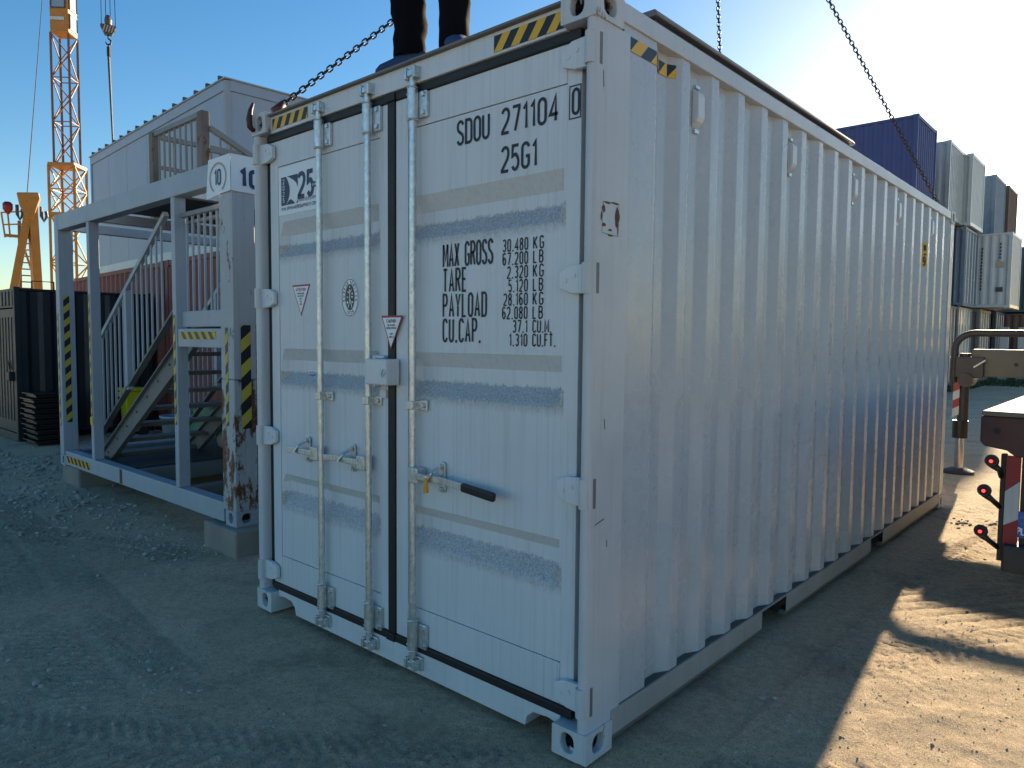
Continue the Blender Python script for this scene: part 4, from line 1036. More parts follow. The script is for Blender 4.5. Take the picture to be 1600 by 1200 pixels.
# banner wrapped round the top corner
BN = thing('banner', (X1, Y0, 2.7), 'white banner numbered 10 wrapped around the top corner of the stair frame', 'banner')
by = Y0-.012; bx_ = X1+.012
MB().add([(-1.455, by, 2.955), (bx_, by, 2.955), (bx_, by, 2.69), (-1.30, by, 2.682), (-1.50, by, 2.665)], [(0,1,2,3,4)]).build('cloth', 'sticker', BN)
MB().add([(bx_, by+.004, 2.955), (bx_, 1.15, 2.955), (bx_+.01, 1.15, 2.68), (bx_, by+.004, 2.69)], [(0,1,2,3)]).build('cloth', 'sticker', BN)
mb = MB(); ribbon(mb, [(-1.305 + .125*math.cos(a), 2.805 + .105*math.sin(a)) for a in [R(-60 + 300*i/40) for i in range(41)]], .016, lambda u, v: (u, by-.003, v)); mb.build('ring_print', 'ring', BN)
mb = MB(); text(mb, '10', lambda u, v: (-1.305+u, by-.004, 2.755+v), .105, wide=1.0, t=.15, align='c', gap=.24); stuff(mb.build('number_print', 'navy', BN, split=False))
mb = MB(); text(mb, '10', lambda u, v: (bx_+.006, .515+u, 2.735+v), .115, wide=1.35, t=.26, gap=.3); stuff(mb.build('number_print', 'navy', BN, split=False))
# concrete feet
for (x0, x1, y0, y1), lb_ in (((X1-.42, X1+.10, Y0-.06, Y0+.40), 'concrete block under the rusty corner post of the stair frame'), ((X0-.02, X0+.50, Y0+.02, Y0+.45), 'concrete block under the far left post of the stair frame'), ((X0-.02, X0+.5, Y1-.45, Y1), 'concrete block under the rear left post of the stair frame'), ((X1-.5, X1, Y1-.45, Y1), 'concrete block under the rear right post of the stair frame')):
    mb = MB(); mb.box(x0, x1, y0, y1, -.06, Z0-.002); tag(mb.build('concrete_block', 'concrete', bevel=.02), lb_, 'block', 'concrete blocks under the stair frame')
# loose sack on the frame floor
bm = bmesh.new(); bmesh.ops.create_icosphere(bm, subdivisions=3, radius=1)
for q in bm.verts: q.co = Vector((q.co.x*.30, q.co.y*.22, q.co.z*.20)) * (1 + .12*math.sin(9*q.co.x) * math.cos(7*q.co.y+3*q.co.z))
me = bpy.data.meshes.new('sack'); bm.to_mesh(me); bm.free(); me.materials.append(M['sack']); me.polygons.foreach_set('use_smooth', [True]*len(me.polygons))
o = link('sack', me, loc=(-3.75, 1.85, Z0+.32)); tag(o, 'pale crumpled sack lying under the staircase', 'sack')

# ------------------------------------------------------------------ generic stacked containers
def make_container(name, col, ends='doors', length=6.058, height=2.591, label='', group=None, cat='container'):
    t = thing(name, (0, 0, 0), label, cat, group); Wd = 2.438; hl, hw = length/2, Wd/2
    def ripple(n0, n1, pitch=.278, dep=.036):
        p = [(n0, 0)]; x = n0
        while x + pitch < n1: p += [(x+.07, 0), (x+.138, -dep), (x+.208, -dep), (x+.276, 0)]; x += pitch
        p.append((n1, 0)); return p
    rp_ = ripple(-hl+.1, hl-.1)
    for s in (-1, 1):
        mb = MB(); vs = [(x, s*(hw-.012+d), z) for z in (.14, height-.08) for x, d in rp_]; n = len(rp_)
        mb.add(vs, [(i, i+1, n+i+1, n+i) for i in range(n-1)]); mb.build('side_panel', col, t)
    ep = ripple(-hw+.08, hw-.08, .25, .04)
    for s in ((-1, 1) if ends == 'wall' else (-1,)):
        mb = MB(); vs = [(s*(hl-.02+d), y, z) for z in (.14, height-.08) for y, d in ep]; n = len(ep)
        mb.add(vs, [(i, i+1, n+i+1, n+i) for i in range(n-1)]); mb.build('end_panel', col, t)
    if ends == 'doors':
        for s in (-1, 1):
            mb = MB(); mb.box(hl-.07, hl-.04, *sorted((s*.012, s*(hw-.09))), .14, height-.11); dr = mb.build('door', col, t)
            mb = MB()
            for z in (.25, .42, .60, .78):
                mb.box(hl-.039, hl-.032, *sorted((s*.12, s*(hw-.17))), height*z, height*(z+.10))
            mb.build('door_panel', col, dr, org=(0,0,0))
            for yy in (.28, .82): MB().tube([(hl-.022, s*yy, .08), (hl-.022, s*yy, height-.05)], .018, 6).build('locking_rod', 'galv', dr, org=(0,0,0))
            MB().bar((hl-.01, s*.28, 1.05), (hl-.01, s*.62, 1.03), .02, .035).build('locking_handle', 'galv', dr, org=(0,0,0))
    for sx in (-1, 1):
        for sy in (-1, 1):
            MB().box(*sorted((sx*hl, sx*(hl-.12))), *sorted((sy*hw, sy*(hw-.08))), .118, height-.118).build('corner_post', col, t)
            for z in (0, height-.118): MB().box(*sorted((sx*(hl+.003), sx*(hl-.178))), *sorted((sy*(hw+.003), sy*(hw-.162))), z, z+.118).build('corner_casting', col, t)
        MB().box(*sorted((sx*(hl-.005), sx*(hl-.10))), -hw+.162, hw-.162, .01, .138).box(*sorted((sx*(hl-.005), sx*(hl-.10))), -hw+.162, hw-.162, height-.11, height-.012).build('end_beam', col, t)
    for sy in (-1, 1): MB().box(-hl+.178, hl-.178, *sorted((sy*(hw-.002), sy*(hw-.07))), .03, .138).box(-hl+.178, hl-.178, *sorted((sy*(hw-.002), sy*(hw-.07))), height-.085, height-.012).build('side_rail', col, t)
    MB().box(-hl+.05, hl-.05, -hw+.05, hw-.05, height-.05, height-.03).box(-hl+.05, hl-.05, -hw+.05, hw-.05, .10, .13).build('roof_and_floor', col, t)
    return t
cn = lambda k: M[k].name
# red oxide row behind the stairs (high cubes), facade leaning 3 degrees from the door plane
ra = make_container('red_container', 'redcont', 'wall', 6.058, 2.896, 'dull red corrugated container left in its row, showing above the dark storage box', group='red containers behind the staircase')
u = Vector((.9984, -.056, 0)); nrm_ = Vector((.056, .9984, 0)); A = Vector((-14.63, 3.37, 0)); rzr = math.atan2(-.056, .9984)
ra.location = A + u*3.03 + nrm_*1.225; ra.rotation_euler.z = rzr
rb = copy_tree(ra, A + u*(3.03+6.12) + nrm_*1.225, 'dull red corrugated container seen directly behind the staircase bars', rzr)
# pale modular cabin on top of them
CB = thing('site_cabin', A + u*5.2 + nrm_*1.3 + Vector((0,0,2.90)), 'pale grey panelled site cabin with flat roof standing on the red containers', 'cabin'); CB.rotation_euler.z = rzr
hx, hy, hz = 3.30, 1.25, 2.42
npn = 6
for s in (-1, 1):
    for i in range(npn):
        a = -hx+.08 + i*(2*hx-.16)/npn; MB().box(a+.005, a+(2*hx-.16)/npn-.005, *sorted((s*(hy-.02), s*(hy-.08))), .14, hz-.16).build('wall_panel', 'cabin', CB, org=(0,0,0), bevel=.004)
    for i in range(3):
        a = -hy+.08 + i*(2*hy-.16)/3; MB().box(*sorted((s*(hx-.02), s*(hx-.08))), a+.005, a+(2*hy-.16)/3-.005, .14, hz-.16).build('wall_panel', 'cabin', CB, org=(0,0,0), bevel=.004)
    for sy in (-1, 1): MB().box(*sorted((s*hx, s*(hx-.08))), *sorted((sy*hy, sy*(hy-.08))), 0, hz-.02).build('corner_post', 'cabintrim', CB, org=(0,0,0), bevel=.005)
    MB().box(-hx+.08, hx-.08, *sorted((s*(hy-.004), s*(hy-.07))), 0, .138).build('base_rail', 'pale', CB, org=(0,0,0)); MB().box(-hx+.08, hx-.08, *sorted((s*(hy-.001), s*(hy-.07))), hz-.158, hz-.01).build('fascia', 'cabin', CB, org=(0,0,0))
    MB().box(*sorted((s*(hx-.004), s*(hx-.07))), -hy+.08, hy-.08, 0, .138).build('base_rail', 'pale', CB, org=(0,0,0)); MB().box(*sorted((s*(hx-.001), s*(hx-.07))), -hy+.08, hy-.08, hz-.158, hz-.01).build('fascia', 'cabin', CB, org=(0,0,0))
rf = MB().box(-hx-.02, hx+.02, -hy-.02, hy+.02, hz-.009, hz+.012).build('roof', 'cabintrim', CB, org=(0,0,0))
for i in range(15): x = -hx+.2 + i*(2*hx-.4)/14; MB().box(x-.02, x+.02, -hy-.015, -hy+.05, hz+.013, hz+.075).build('roof_clip', 'darkgrey', rf, org=(0,0,0))
# a flat-lying wide beam at the cabin foot, seen between the frame posts
# dark storage box at far left
DB = thing('storage_box', (-10.18, 2.0, 0), 'dark navy storage container with grey door end at the left edge', 'container')
bx0, bx1, by0, by1, bh = -11.4, -8.96, .98, 2.98, 2.36
prof = []; y = by0+.06; k = 0
while y < by1-.06: prof += [(bx1-.01, y), (bx1-.01, y+.10), (bx1-.045, y+.16), (bx1-.045, y+.26)]; y += .32
prof = [p for p in prof if p[1] < by1-.06] + [(bx1-.02, by1-.06)]
for flip in (0, 1):
    pr2 = prof if not flip else [(bx0+bx1-x, y) for x, y in prof]; n = len(pr2)
    MB().add([(x, y, z) for z in (.10, bh-.06) for x, y in pr2], [(i, i+1, n+i+1, n+i) for i in range(n-1)]).build('side_panel', 'darkcont', DB)
for x in (bx0, bx1-.08):
    for y in (by0, by1-.08): MB().box(x, x+.08, y, y+.08, .0, bh-.001).build('corner_post', 'darkcont', DB, bevel=.005)
MB().box(bx0+.081, bx1-.081, by0+.01, by0+.05, 2.05, bh-.05).build('header_panel', 'darkgrey', DB)
for i in range(12): x = bx0+.15+i*.19; MB().box(x, x+.10, by0-.004, by0+.009, 2.08, 2.30).build('header_rib', 'darkgrey', DB)
for s in (0, 1):
    a = bx0+.085 + s*1.14; dr = MB().box(a, a+1.12, by0+.015, by0+.06, .12, 2.03).build('door', 'darkgrey', DB, bevel=.006)
    mb = MB()
    for i in range(6): mb.box(a+.10+i*.165, a+.17+i*.165, by0+.004, by0+.014, .3, 1.9)
    mb.build('door_rib', 'darkgrey', dr, org=wpos(DB))
    if s: MB().box(a+.90, a+1.06, by0-.06, by0+.012, .92, 1.06).build('lock_cover', 'darkcont', dr, org=wpos(DB), bevel=.01); MB().box(a+.92, a+.95, by0+.008, by0+.0145, 1.55, 1.70).build('notice', 'sticker', dr, org=wpos(DB)); MB().tube([(a+.9, by0-.01, 1.10), (a+.9, by0-.03, 1.23), (a+1.02, by0-.03, 1.23), (a+1.02, by0-.01, 1.10)], .008, 6).build('door_handle', 'darkcont', dr, org=wpos(DB))
MB().box(bx0+.02, bx1-.02, by0+.02, by1-.02, bh-.05, bh-.02).box(bx0+.02, bx1-.02, by1-.03, by1-.01, .1, bh-.06).build('roof', 'darkcont', DB); MB().box(bx0+.081, bx1-.081, by0+.005, by0+.06, .0, .11).build('sill', 'darkgrey', DB)
MB().tube([(bx1-.05, by0+.25, bh-.02), (bx1-.05, by0+.25, bh+.10), (bx1-.05, by0+.55, bh+.10), (bx1-.05, by0+.55, bh-.02)], .012, 6).build('lifting_loop', 'darkcont', DB)
# stack of black trays beside it
random.seed(5)
for i in range(10):
    t0 = ('bottom', 'second lowest', 'third lowest', 'fourth lowest', 'fifth lowest', 'fifth highest', 'fourth highest', 'third highest', 'second highest', 'topmost')[i] + ' black plastic tray of the stack beside the dark storage box'
    mb = MB(); x, y, z = -8.56+random.uniform(-.02, .02), 1.28+random.uniform(-.02, .02), .0+i*.078
    mb.box(x-.26, x+.26, y-.24, y+.24, z, z+.03).box(x-.30, x+.30, y-.28, y+.28, z+.045, z+.062).box(x-.27, x+.27, y-.25, y+.25, z+.03, z+.045)
    tag(mb.build('tray', 'blackplastic', bevel=.004), t0, 'tray', 'black trays stacked by the dark storage box')
# bins under and behind the stairs
def bin_(x, y, w, d, h, mat, lidmat, label, tilt=0):
    t = thing('wheelie_bin', (x, y, 0), label, 'bin')
    pb = [(-w*.42, -d*.42, .08), (w*.42, -d*.42, .08), (w*.42, d*.42, .08), (-w*.42, d*.42, .08), (-w/2, -d/2, h), (w/2, -d/2, h), (w/2, d/2, h), (-w/2, d/2, h)]
    MB().add(pb, [(0,1,2,3),(4,5,6,7),(0,1,5,4),(1,2,6,5),(2,3,7,6),(3,0,4,7)]).build('body', mat, t, org=(0,0,0), bevel=.02)
    MB().box(-w/2-.03, w/2+.03, -d/2-.03, d/2+.03, h+.002, h+.05).build('lid', lidmat, t, org=(0,0,0), bevel=.015); MB().box(-w/2-.02, w/2+.02, -d/2-.045, -d/2-.002, h-.09, h-.02).build('rim', mat, t, org=(0,0,0), bevel=.008)
    for s in (-1, 1): MB().tube([(s*w*.42-.02, d*.40, .08), (s*w*.42+.02, d*.40, .08)], .08, 12).build('wheel', 'tyre', t, org=(0,0,0))
    return t
bin_(-8.45, 2.45, .27, .30, .74, 'binyellow', 'binyellow', 'yellow wheelie bin behind the stair rail')
bin_(-6.15, 2.55, .50, .5, .62, 'bingreen', 'bingreen', 'small green bin seen under the staircase')
t = thing('tub', (-6.9, 2.55, 0), 'pale blue plastic tub beside the green bin', 'tub')
n = 20; MB().add([(r*math.cos(2*math.pi*k/n), r*math.sin(2*math.pi*k/n), z) for r, z in ((.22, .0), (.27, .42), (.29, .42), (.29, .45), (.255, .45), (.21, .05)) for k in range(n)], [(i*n+k, i*n+(k+1) % n, (i+1)*n+(k+1) % n, (i+1)*n+k) for i in range(5) for k in range(n)] + [tuple(range(n)), tuple(5*n+k for k in range(n))]).build('body', 'binblue', t, org=(0,0,0), smooth=True)
MB().tube([(-.28, 0, .42), (-.2, -.02, .62), (.2, -.02, .62), (.28, 0, .42)], .007, 6).build('handle', 'galv', t, org=(0,0,0))
bm = bmesh.new(); bmesh.ops.create_grid(bm, x_segments=24, y_segments=16, size=1)
for q in bm.verts: q.co = Vector((q.co.x*.75, q.co.y*.40, .62 + .08*math.sin(5*q.co.x+2*q.co.y) + .05*math.sin(11*q.co.y) - .55*max(0, abs(q.co.x)-.72)/.28 - .5*max(0, abs(q.co.y)-.7)/.3))
me = bpy.data.meshes.new('tarpaulin'); bm.to_mesh(me); bm.free(); me.materials.append(M['khaki']); me.polygons.foreach_set('use_smooth', [True]*len(me.polygons))
tag(link('tarpaulin', me, loc=(-5.3, 2.62+.9*0, 0)), 'dull green tarpaulin draped over goods behind the stairs', 'tarpaulin').modifiers.new('solid', 'SOLIDIFY').thickness = .01
tag(MB().box(-5.95, -4.65, 2.37, 2.83, 0, .50).build('crate', 'brown', bevel=.02), 'low brown crate beneath the green tarpaulin', 'crate')

# ------------------------------------------------------------------ tower crane
cv = Vector((-.957, .29, 0)); lat = Vector((.29, .957, 0)); CC = Vector((-48.64, 13.76, 0))
CR = thing('tower_crane', CC, 'tall yellow lattice tower crane with driver cab beyond the cabin', 'crane')
def corners(k): return [(lat*a + cv*b)*k for a, b in ((.25, -.76), (.76, .25), (-.25, .76), (-.76, -.25))]
def lattice(name, k, z0, z1, bay, rr, mat, dense=False):
    cs = corners(k); root = None
    for c in cs:
        o = MB().bar(CC+c+Vector((0,0,z0)), CC+c+Vector((0,0,z1)), rr*2).build('mast_leg', mat, CR)
    nb = max(1, round((z1-z0)/bay)); bz = (z1-z0)/nb
    for i in range(4):
        mb = MB(); a, b = cs[i], cs[(i+1) % 4]
        for j in range(nb):
            za, zb = z0+j*bz, z0+(j+1)*bz
            p, q = (a, b) if (j+i) % 2 else (b, a)
            mb.bar(CC+p+Vector((0,0,za)), CC+q+Vector((0,0,zb)), rr*1.1)
            mb.bar(CC+a+Vector((0,0,za)), CC+b+Vector((0,0,za)), rr*1.0) if (j % 2 == 0 or dense) else None
            if dense: mb.bar(CC+q+Vector((0,0,za)), CC+p+Vector((0,0,zb)), rr*1.1)
        mb.build('mast_bracing', mat, CR, split='all')
lattice('mast', .95, 12.4, 20.6, 1.45, .055, 'cranerust')
lattice('mast', 1.36, 0, 9.4, 1.5, .065, 'craneyellow', dense=False)
lattice('mast', 1.36, 9.4, 12.4, 1.5, .065, 'craneyellow', dense=True)
mb = MB(); cs = corners(1.42)
for z0, z1 in ((9.25, 9.45), (12.35, 12.55)): mb.add([CC+c+Vector((0,0,z)) for z in (z0, z1) for c in cs], [(0,1,2,3),(4,5,6,7),(0,1,5,4),(1,2,6,5),(2,3,7,6),(3,0,4,7)])
mb.build('collar', 'craneyellow', CR)
cs = corners(1.0); mb = MB()
mb.add([CC+c+Vector((0,0,z)) for z in (20.6, 24.4) for c in cs], [(0,1,2,3),(4,5,6,7),(0,1,5,4),(1,2,6,5),(2,3,7,6),(3,0,4,7)]); cabo = mb.build('cab', 'craneyellow', CR, bevel=.08)
def cabwin(i, j, u0, u1, z0, z1):
    a, b = cs[i], cs[j]; out = ((a+b)/2).normalized()*.03; f = lambda t: CC + a*(1-t) + b*t + out
    w = MB().add([f(u0)+Vector((0,0,z0)), f(u1)+Vector((0,0,z0)), f(u1)+Vector((0,0,z1)), f(u0)+Vector((0,0,z1))], [(0,1,2,3)]).build('cab_window', 'glass', CR)
    mb = MB(); q = [f(u0)+Vector((0,0,z0)), f(u1)+Vector((0,0,z0)), f(u1)+Vector((0,0,z1)), f(u0)+Vector((0,0,z1))]
    for k in range(4): mb.bar(q[k], q[(k+1) % 4], .06)
    mb.build('window_frame', 'darkgrey', w, org=wpos(CR))
a_, b_ = cs[3], cs[0]; of_ = ((a_+b_)/2).normalized()*.03; MB().add([CC + a_*(1-t) + b_*t + of_ + Vector((0,0,z)) for t, z in ((.03, 21.35), (.8, 21.35), (.8, 21.55), (.03, 21.55))], [(0,1,2,3)]).build('pale_stripe', 'pale', cabo, org=wpos(CR))
cabwin(3, 0, .12, .85, 22.1, 24.0); cabwin(0, 1, .12, .88, 22.1, 24.0); cabwin(0, 1, .12, .88, 20.9, 21.8)
lattice('mast', .9, 24.4, 38.0, 1.5, .055, 'craneyellow')
# jib with trolley ropes
jd = lat; J0 = CC + Vector((0,0,38.0))
for off in (Vector((0,0,1.1)), cv*.6, cv*-.6): MB().bar(J0 - jd*10 + off, J0 + jd*32 + off, .10).build('jib_chord', 'craneyellow', CR)
mb = MB()
for k in range(28):
    p = J0 + jd*(-10 + 1.5*k)
    for s in (1, -1): mb.bar(p + cv*.6*s, p + jd*.75 + Vector((0,0,1.1)), .05).bar(p + jd*.75 + Vector((0,0,1.1)), p + jd*1.5 + cv*.6*s, .05)
    mb.bar(p + cv*.6, p - cv*.6, .05)
stuff(mb.build('jib_bracing', 'craneyellow', CR, split=False))
MB().bar(J0 - jd*9.5 + Vector((0,0,-1.2)), J0 - jd*7 + Vector((0,0,-1.2)), 1.2, 1.8).build('counterweight', 'concrete', CR)
# hook block on its ropes
def pix(x, y, r):      # a point at horizontal range r along a view azimuth, worked out from bearings measured in the photograph
    d = (_r2*(x-800)/1127.84 + _u2*(600-y)/1127.84 + _f); h = math.hypot(d.x, d.y); return camo.location + d*(r/h)
HB = pix(169, 45, 55); HT = thing('hook_block', HB, 'striped crane hook block hanging from four ropes in the sky', 'hook block')
sc = 1.0
plate = [(-.42,.22), (.42,.22), (.46,.12), (.20,-.42), (-.20,-.42), (-.46,.12)]
vs = [HB + lat*a + Vector((0,0,b)) + cv*d for d in (-.14, .14) for a, b in plate]
MB().add(vs, [tuple(range(6)), tuple(range(6, 12))] + [(i, (i+1) % 6, 6+(i+1) % 6, 6+i) for i in range(6)]).build('block_plate', 'darkgrey', HT)
mb = MB()
for k in range(5):
    a0 = -.34 + .16*k; mb.add([HB + lat*max(-.4, min(.4, a0+da)) + Vector((0,0,b)) + cv*-.145 for da, b in ((0, -.25), (.07, -.25), (.20, .2), (.13, .2))], [(0,1,2,3)])
mb.build('stripe', 'ring', HT)
MB().tube([HB + Vector((0,0,.22)) - cv*.1, HB + Vector((0,0,.50)) - cv*.1, HB + Vector((0,0,.78))], [.20, .22, .15], 12).build('sheave', 'darkgrey', HT)
hk = [HB + Vector((0,0,-.42)), HB + Vector((0,0,-.62)), HB + lat*.16 + Vector((0,0,-.76)), HB + lat*.10 + Vector((0,0,-.98)), HB - lat*.10 + Vector((0,0,-1.0)), HB - lat*.17 + Vector((0,0,-.85))]
MB().tube(hk, [.07, .06, .06, .07, .05, .03], 8).build('hook', 'chain', HT)
for a in (-.38, -.12, .14, .42): MB().tube([HB + lat*a + Vector((0,0,.20)), HB + lat*a*.8 + Vector((0,0,37.5-HB.z))], .022, 5).build('rope', 'cable', HT)
HS = thing('rope_sling', HB + Vector((0,0,-1)), 'steel rope sling hanging straight down from the crane hook', 'rope')
MB().tube([HB + Vector((0,0,-1.02)), HB + Vector((0,0,-1.9)), HB + lat*.12 + Vector((0,0,-7.3))], [.05, .085, .06], 7).build('rope', 'cable', HS); MB().tube([HB + Vector((0,0,-1.15)), HB + Vector((0,0,-1.75))], .12, 8).build('socket', 'chain', HS)
# guy rope left of the crane
G0, G1 = pix(66, 0, 50), pix(42, 310, 34)
GP = thing('guy_rope', G1, 'thin steel rope slanting down the sky at the far left', 'rope'); MB().tube([G1, G1.lerp(G0, 1.35)], .022, 5).build('strand', 'cable', GP)

# ------------------------------------------------------------------ yellow A-frame of a mobile crane
AB = pix(45, 330, 34); AFx = thing('crane_gantry', (AB.x, AB.y, 0), 'yellow A-frame crane gantry with railed platform and ladder', 'crane')
rr_ = 34/1127.84*1.22
def ap(x, y, dd=0): return pix(x, y, 34+dd)
for nm, pts, w in (('strut', [(46, 322), (22, 450)], .34), ('strut', [(50, 322), (58, 450)], .36)):
    a, b = ap(*pts[0]), ap(*pts[1]); d = (b-a)/(a.z-b.z); MB().bar(a, a + d*(a.z-.0), w, w*.8).build(nm, 'craneyellow', AFx)
for x0, x1 in ((34, 13), (60, 64)):
    a, b = ap(x0, 400, 2), ap(x1, 450, 2)
for x in (34, 54): a, b = ap(x-4, 345, 3), ap(x-4, 450, 3); MB().bar(a, (b.x, b.y, 0), .10).build('ladder_rail', 'cranerust', AFx)
for k in range(8): y = 380 + k*10; MB().bar(ap(30, y, 3), ap(50, y+1, 3), .05).build('ladder_rung', 'cranerust', AFx)
MB().bar(ap(37, 385, 3), ap(50, 425, 3), .08).bar(ap(50, 425, 3), ap(60, 418, 3), .08).build('brace', 'craneyellow', AFx)
h0 = ap(47, 322); hd_ = [(-.42,.45), (.30,.52), (.34,.30), (.22,-.10), (.10,-.55), (-.12,-.55), (-.34,.0)]
mb = MB().add([h0 + lat*a*1.0 + Vector((0,0,b*1.0)) + cv*d for d in (-.25, .25) for a, b in hd_], [tuple(range(7)), tuple(range(7, 14))] + [(i, (i+1) % 7, 7+(i+1) % 7, 7+i) for i in range(7)]); mb.build('head', 'craneyellow', AFx, bevel=.05)
for a in (-.42, .36): 
    c = h0 + lat*a + Vector((0,0,-.35)); MB().tube([c + Vector((0,0,.36)), c, c + Vector((0,0,-.2)) + lat*.08, c + lat*.18, c + lat*.16 + Vector((0,0,.2))], .06, 6).build('hook', 'darkgrey', AFx)
pf = [ap(8, 370), ap(56, 374), ap(56, 374, 1.6), ap(8, 370, 1.6)]
MB().add([Vector(p) + Vector((0,0,z)) for z in (0, .12) for p in pf], [(0,1,2,3),(4,5,6,7),(0,1,5,4),(1,2,6,5),(2,3,7,6),(3,0,4,7)]).build('platform', 'craneyellow', AFx)
mb = MB()
for za, zb in (((2, 332), (40, 330)), ((5, 351), (38, 350))):
    for dd in (0, 1.5): mb.bar(ap(*za, dd), ap(*zb, dd), .05)
    mb.bar(ap(*za, 0), ap(*za, 1.5), .05)
for x0, x1 in ((2, 8), (12, 16)):
    for dd in (0, 1.5): mb.bar(ap(x0, 332, dd), ap(x1, 371, dd), .05)
mb.build('railing', 'craneyellow', AFx)
lp = ap(12, 322); MB().tube([lp + Vector((0,0,-.3)), lp + Vector((0,0,-.12)), lp + Vector((0,0,.08)), lp + Vector((0,0,.16))], [.05, .17, .17, .10], 12).build('beacon', 'lampred', AFx, smooth=True)

# far pale warehouse at the left edge
FWp = thing('warehouse', (-150, 38, 0), 'long pale low warehouse on the horizon at the far left', 'building')
MB().box(-158, -142, 20, 60, 0, 8.4).build('wall', 'faryard', FWp); MB().prism([(20, 8.4), (40, 9.6), (60, 8.4)], 'x', -158.3, -141.7).build('roof', 'pale', FWp)
for k in range(6): MB().box(-141.98, -141.9, 23+6*k, 26+6*k, 4.5, 6.5).build('window', 'glass', FWp)

# ------------------------------------------------------------------ stacked rows at the right
GR = 'containers stacked in the row beyond the big container'
protos = {}
def stackc(xe, yc, z, col, ends, height, label):
    key = (ends, height)
    if key not in protos:
        t = make_container('stacked_container', col, ends, 6.058, height, label, GR); t.location = (xe-3.029, yc, z); protos[key] = (t, col); return t
    src, c0 = protos[key]
    return copy_tree(src, (xe-3.029, yc, z), label, None, {M[c0].name: col} if c0 != col else None)
Zl = (.10, 3.03, 5.95)
stackc(-1.75, 23.72, Zl[2], 'blue', 'wall', 2.591, 'bright blue container on top of the row, nearest and highest against the sky')
stackc(-1.62, 27.58, Zl[2], 'greyc', 'wall', 2.591, 'grey top-tier container standing alone right after the gap beside the blue one')
stackc(-1.38, 30.05, Zl[2], 'pale', 'wall', 2.591, 'light grey top-tier container overhanging its neighbour, second after the blue one')
stackc(-1.30, 34.5, Zl[2], 'bluegrey', 'wall', 2.591, 'faded blue grey container on the top tier, third after the blue one')
stackc(-1.22, 37.3, Zl[2], 'brown', 'wall', 2.591, 'rusty brown container farthest along on the top tier')
stackc(-1.75, 23.72, Zl[1], 'navyc', 'doors', 2.896, 'navy container in the middle tier under the bright blue one')
stackc(-1.80, 27.58, Zl[1], 'navyc', 'doors', 2.896, 'navy middle-tier container below the grey one')
stackc(-1.50, 30.05, Zl[1], 'bluegrey', 'doors', 2.896, 'blue grey middle-tier container showing its door end')
stackc(-.40, 32.62, Zl[1], 'pale', 'wall', 2.896, 'pale grey green container jutting out of the middle tier')
stackc(-1.3, 35.3, Zl[1], 'brown', 'wall', 2.896, 'brown middle-tier container hidden behind the jutting pale one')
stackc(-.20, 38.0, Zl[1], 'teal', 'doors', 2.896, 'teal container in the middle tier at the right edge')
stackc(-1.75, 23.72, Zl[0], 'brown', 'doors', 2.896, 'brown ground-level container at the base of the blue stack')
stackc(-1.65, 27.58, Zl[0], 'purple', 'doors', 2.896, 'purple grey ground-level container just past the big container')
stackc(-1.60, 30.05, Zl[0], 'greyc', 'doors', 2.896, 'grey ground-level container with door rods below the blue grey one')
stackc(-1.35, 32.62, Zl[0], 'sheet', 'doors', 2.896, 'dark grey ground-level container under the jutting pale one')
stackc(-1.2, 35.3, Zl[0], 'navyc', 'doors', 2.896, 'dark blue ground-level container in the shade past the jutting one')
stackc(-.25, 38.0, Zl[0], 'brown', 'doors', 2.896, 'reddish brown ground-level container under the teal one')
stackc(-.5, 43.2, Zl[1], 'sheet', 'wall', 2.591, 'dark grey upper container at the far end of the row'); stackc(-.3, 43.2, Zl[0], 'teal', 'wall', 2.896, 'teal lower container at the far end of the row')
# faded print on the pale container's long side and a label
sd_par = [o for o in S.objects if o.get('label', '').startswith('pale grey green')][0]
mb = MB(); hw_ = 1.219
for k, (x, z0, z1) in enumerate(((2.02, .75, 2.35), (2.62, 1.9, 2.5))):
    z = z1
    while z > z0: mb.box(x, x+.06, -hw_-.002, -hw_+.001, z-.09, z); z -= .13
o = mb.build('faded_print', 'darkgrey', sd_par, org=(0,0,0), split=False); o['kind'] = 'stuff'
MB().box(2.55, 2.80, -hw_-.003, -hw_+.001, 1.55, 1.78).build('warning_label', 'ring', sd_par, org=(0,0,0)); MB().box(2.55, 2.78, -hw_-.003, -hw_+.001, .62, .80).build('warning_label', 'darkgrey', sd_par, org=(0,0,0))
# white slabs standing against the row
for k, (x, lb_) in enumerate(((-.95, 'first of four white slabs'), (-.42, 'second of four white slabs'), (.02, 'third of four white slabs'), (.42, 'fourth of four white slabs'))):
    t = thing('white_slab', (x, 34.6+.9*k, 0), lb_ + ' standing by the far row, counted from the big container', 'slab', 'white slabs by the far row')
    MB().box(x-.16, x+.16, 34.55+.9*k, 34.70+.9*k, .12, 2.35).build('slab', 'pale', t, bevel=.02); MB().box(x-.22, x+.22, 34.4+.9*k, 34.85+.9*k, -.02, .12).build('foot', 'concrete', t, bevel=.02)
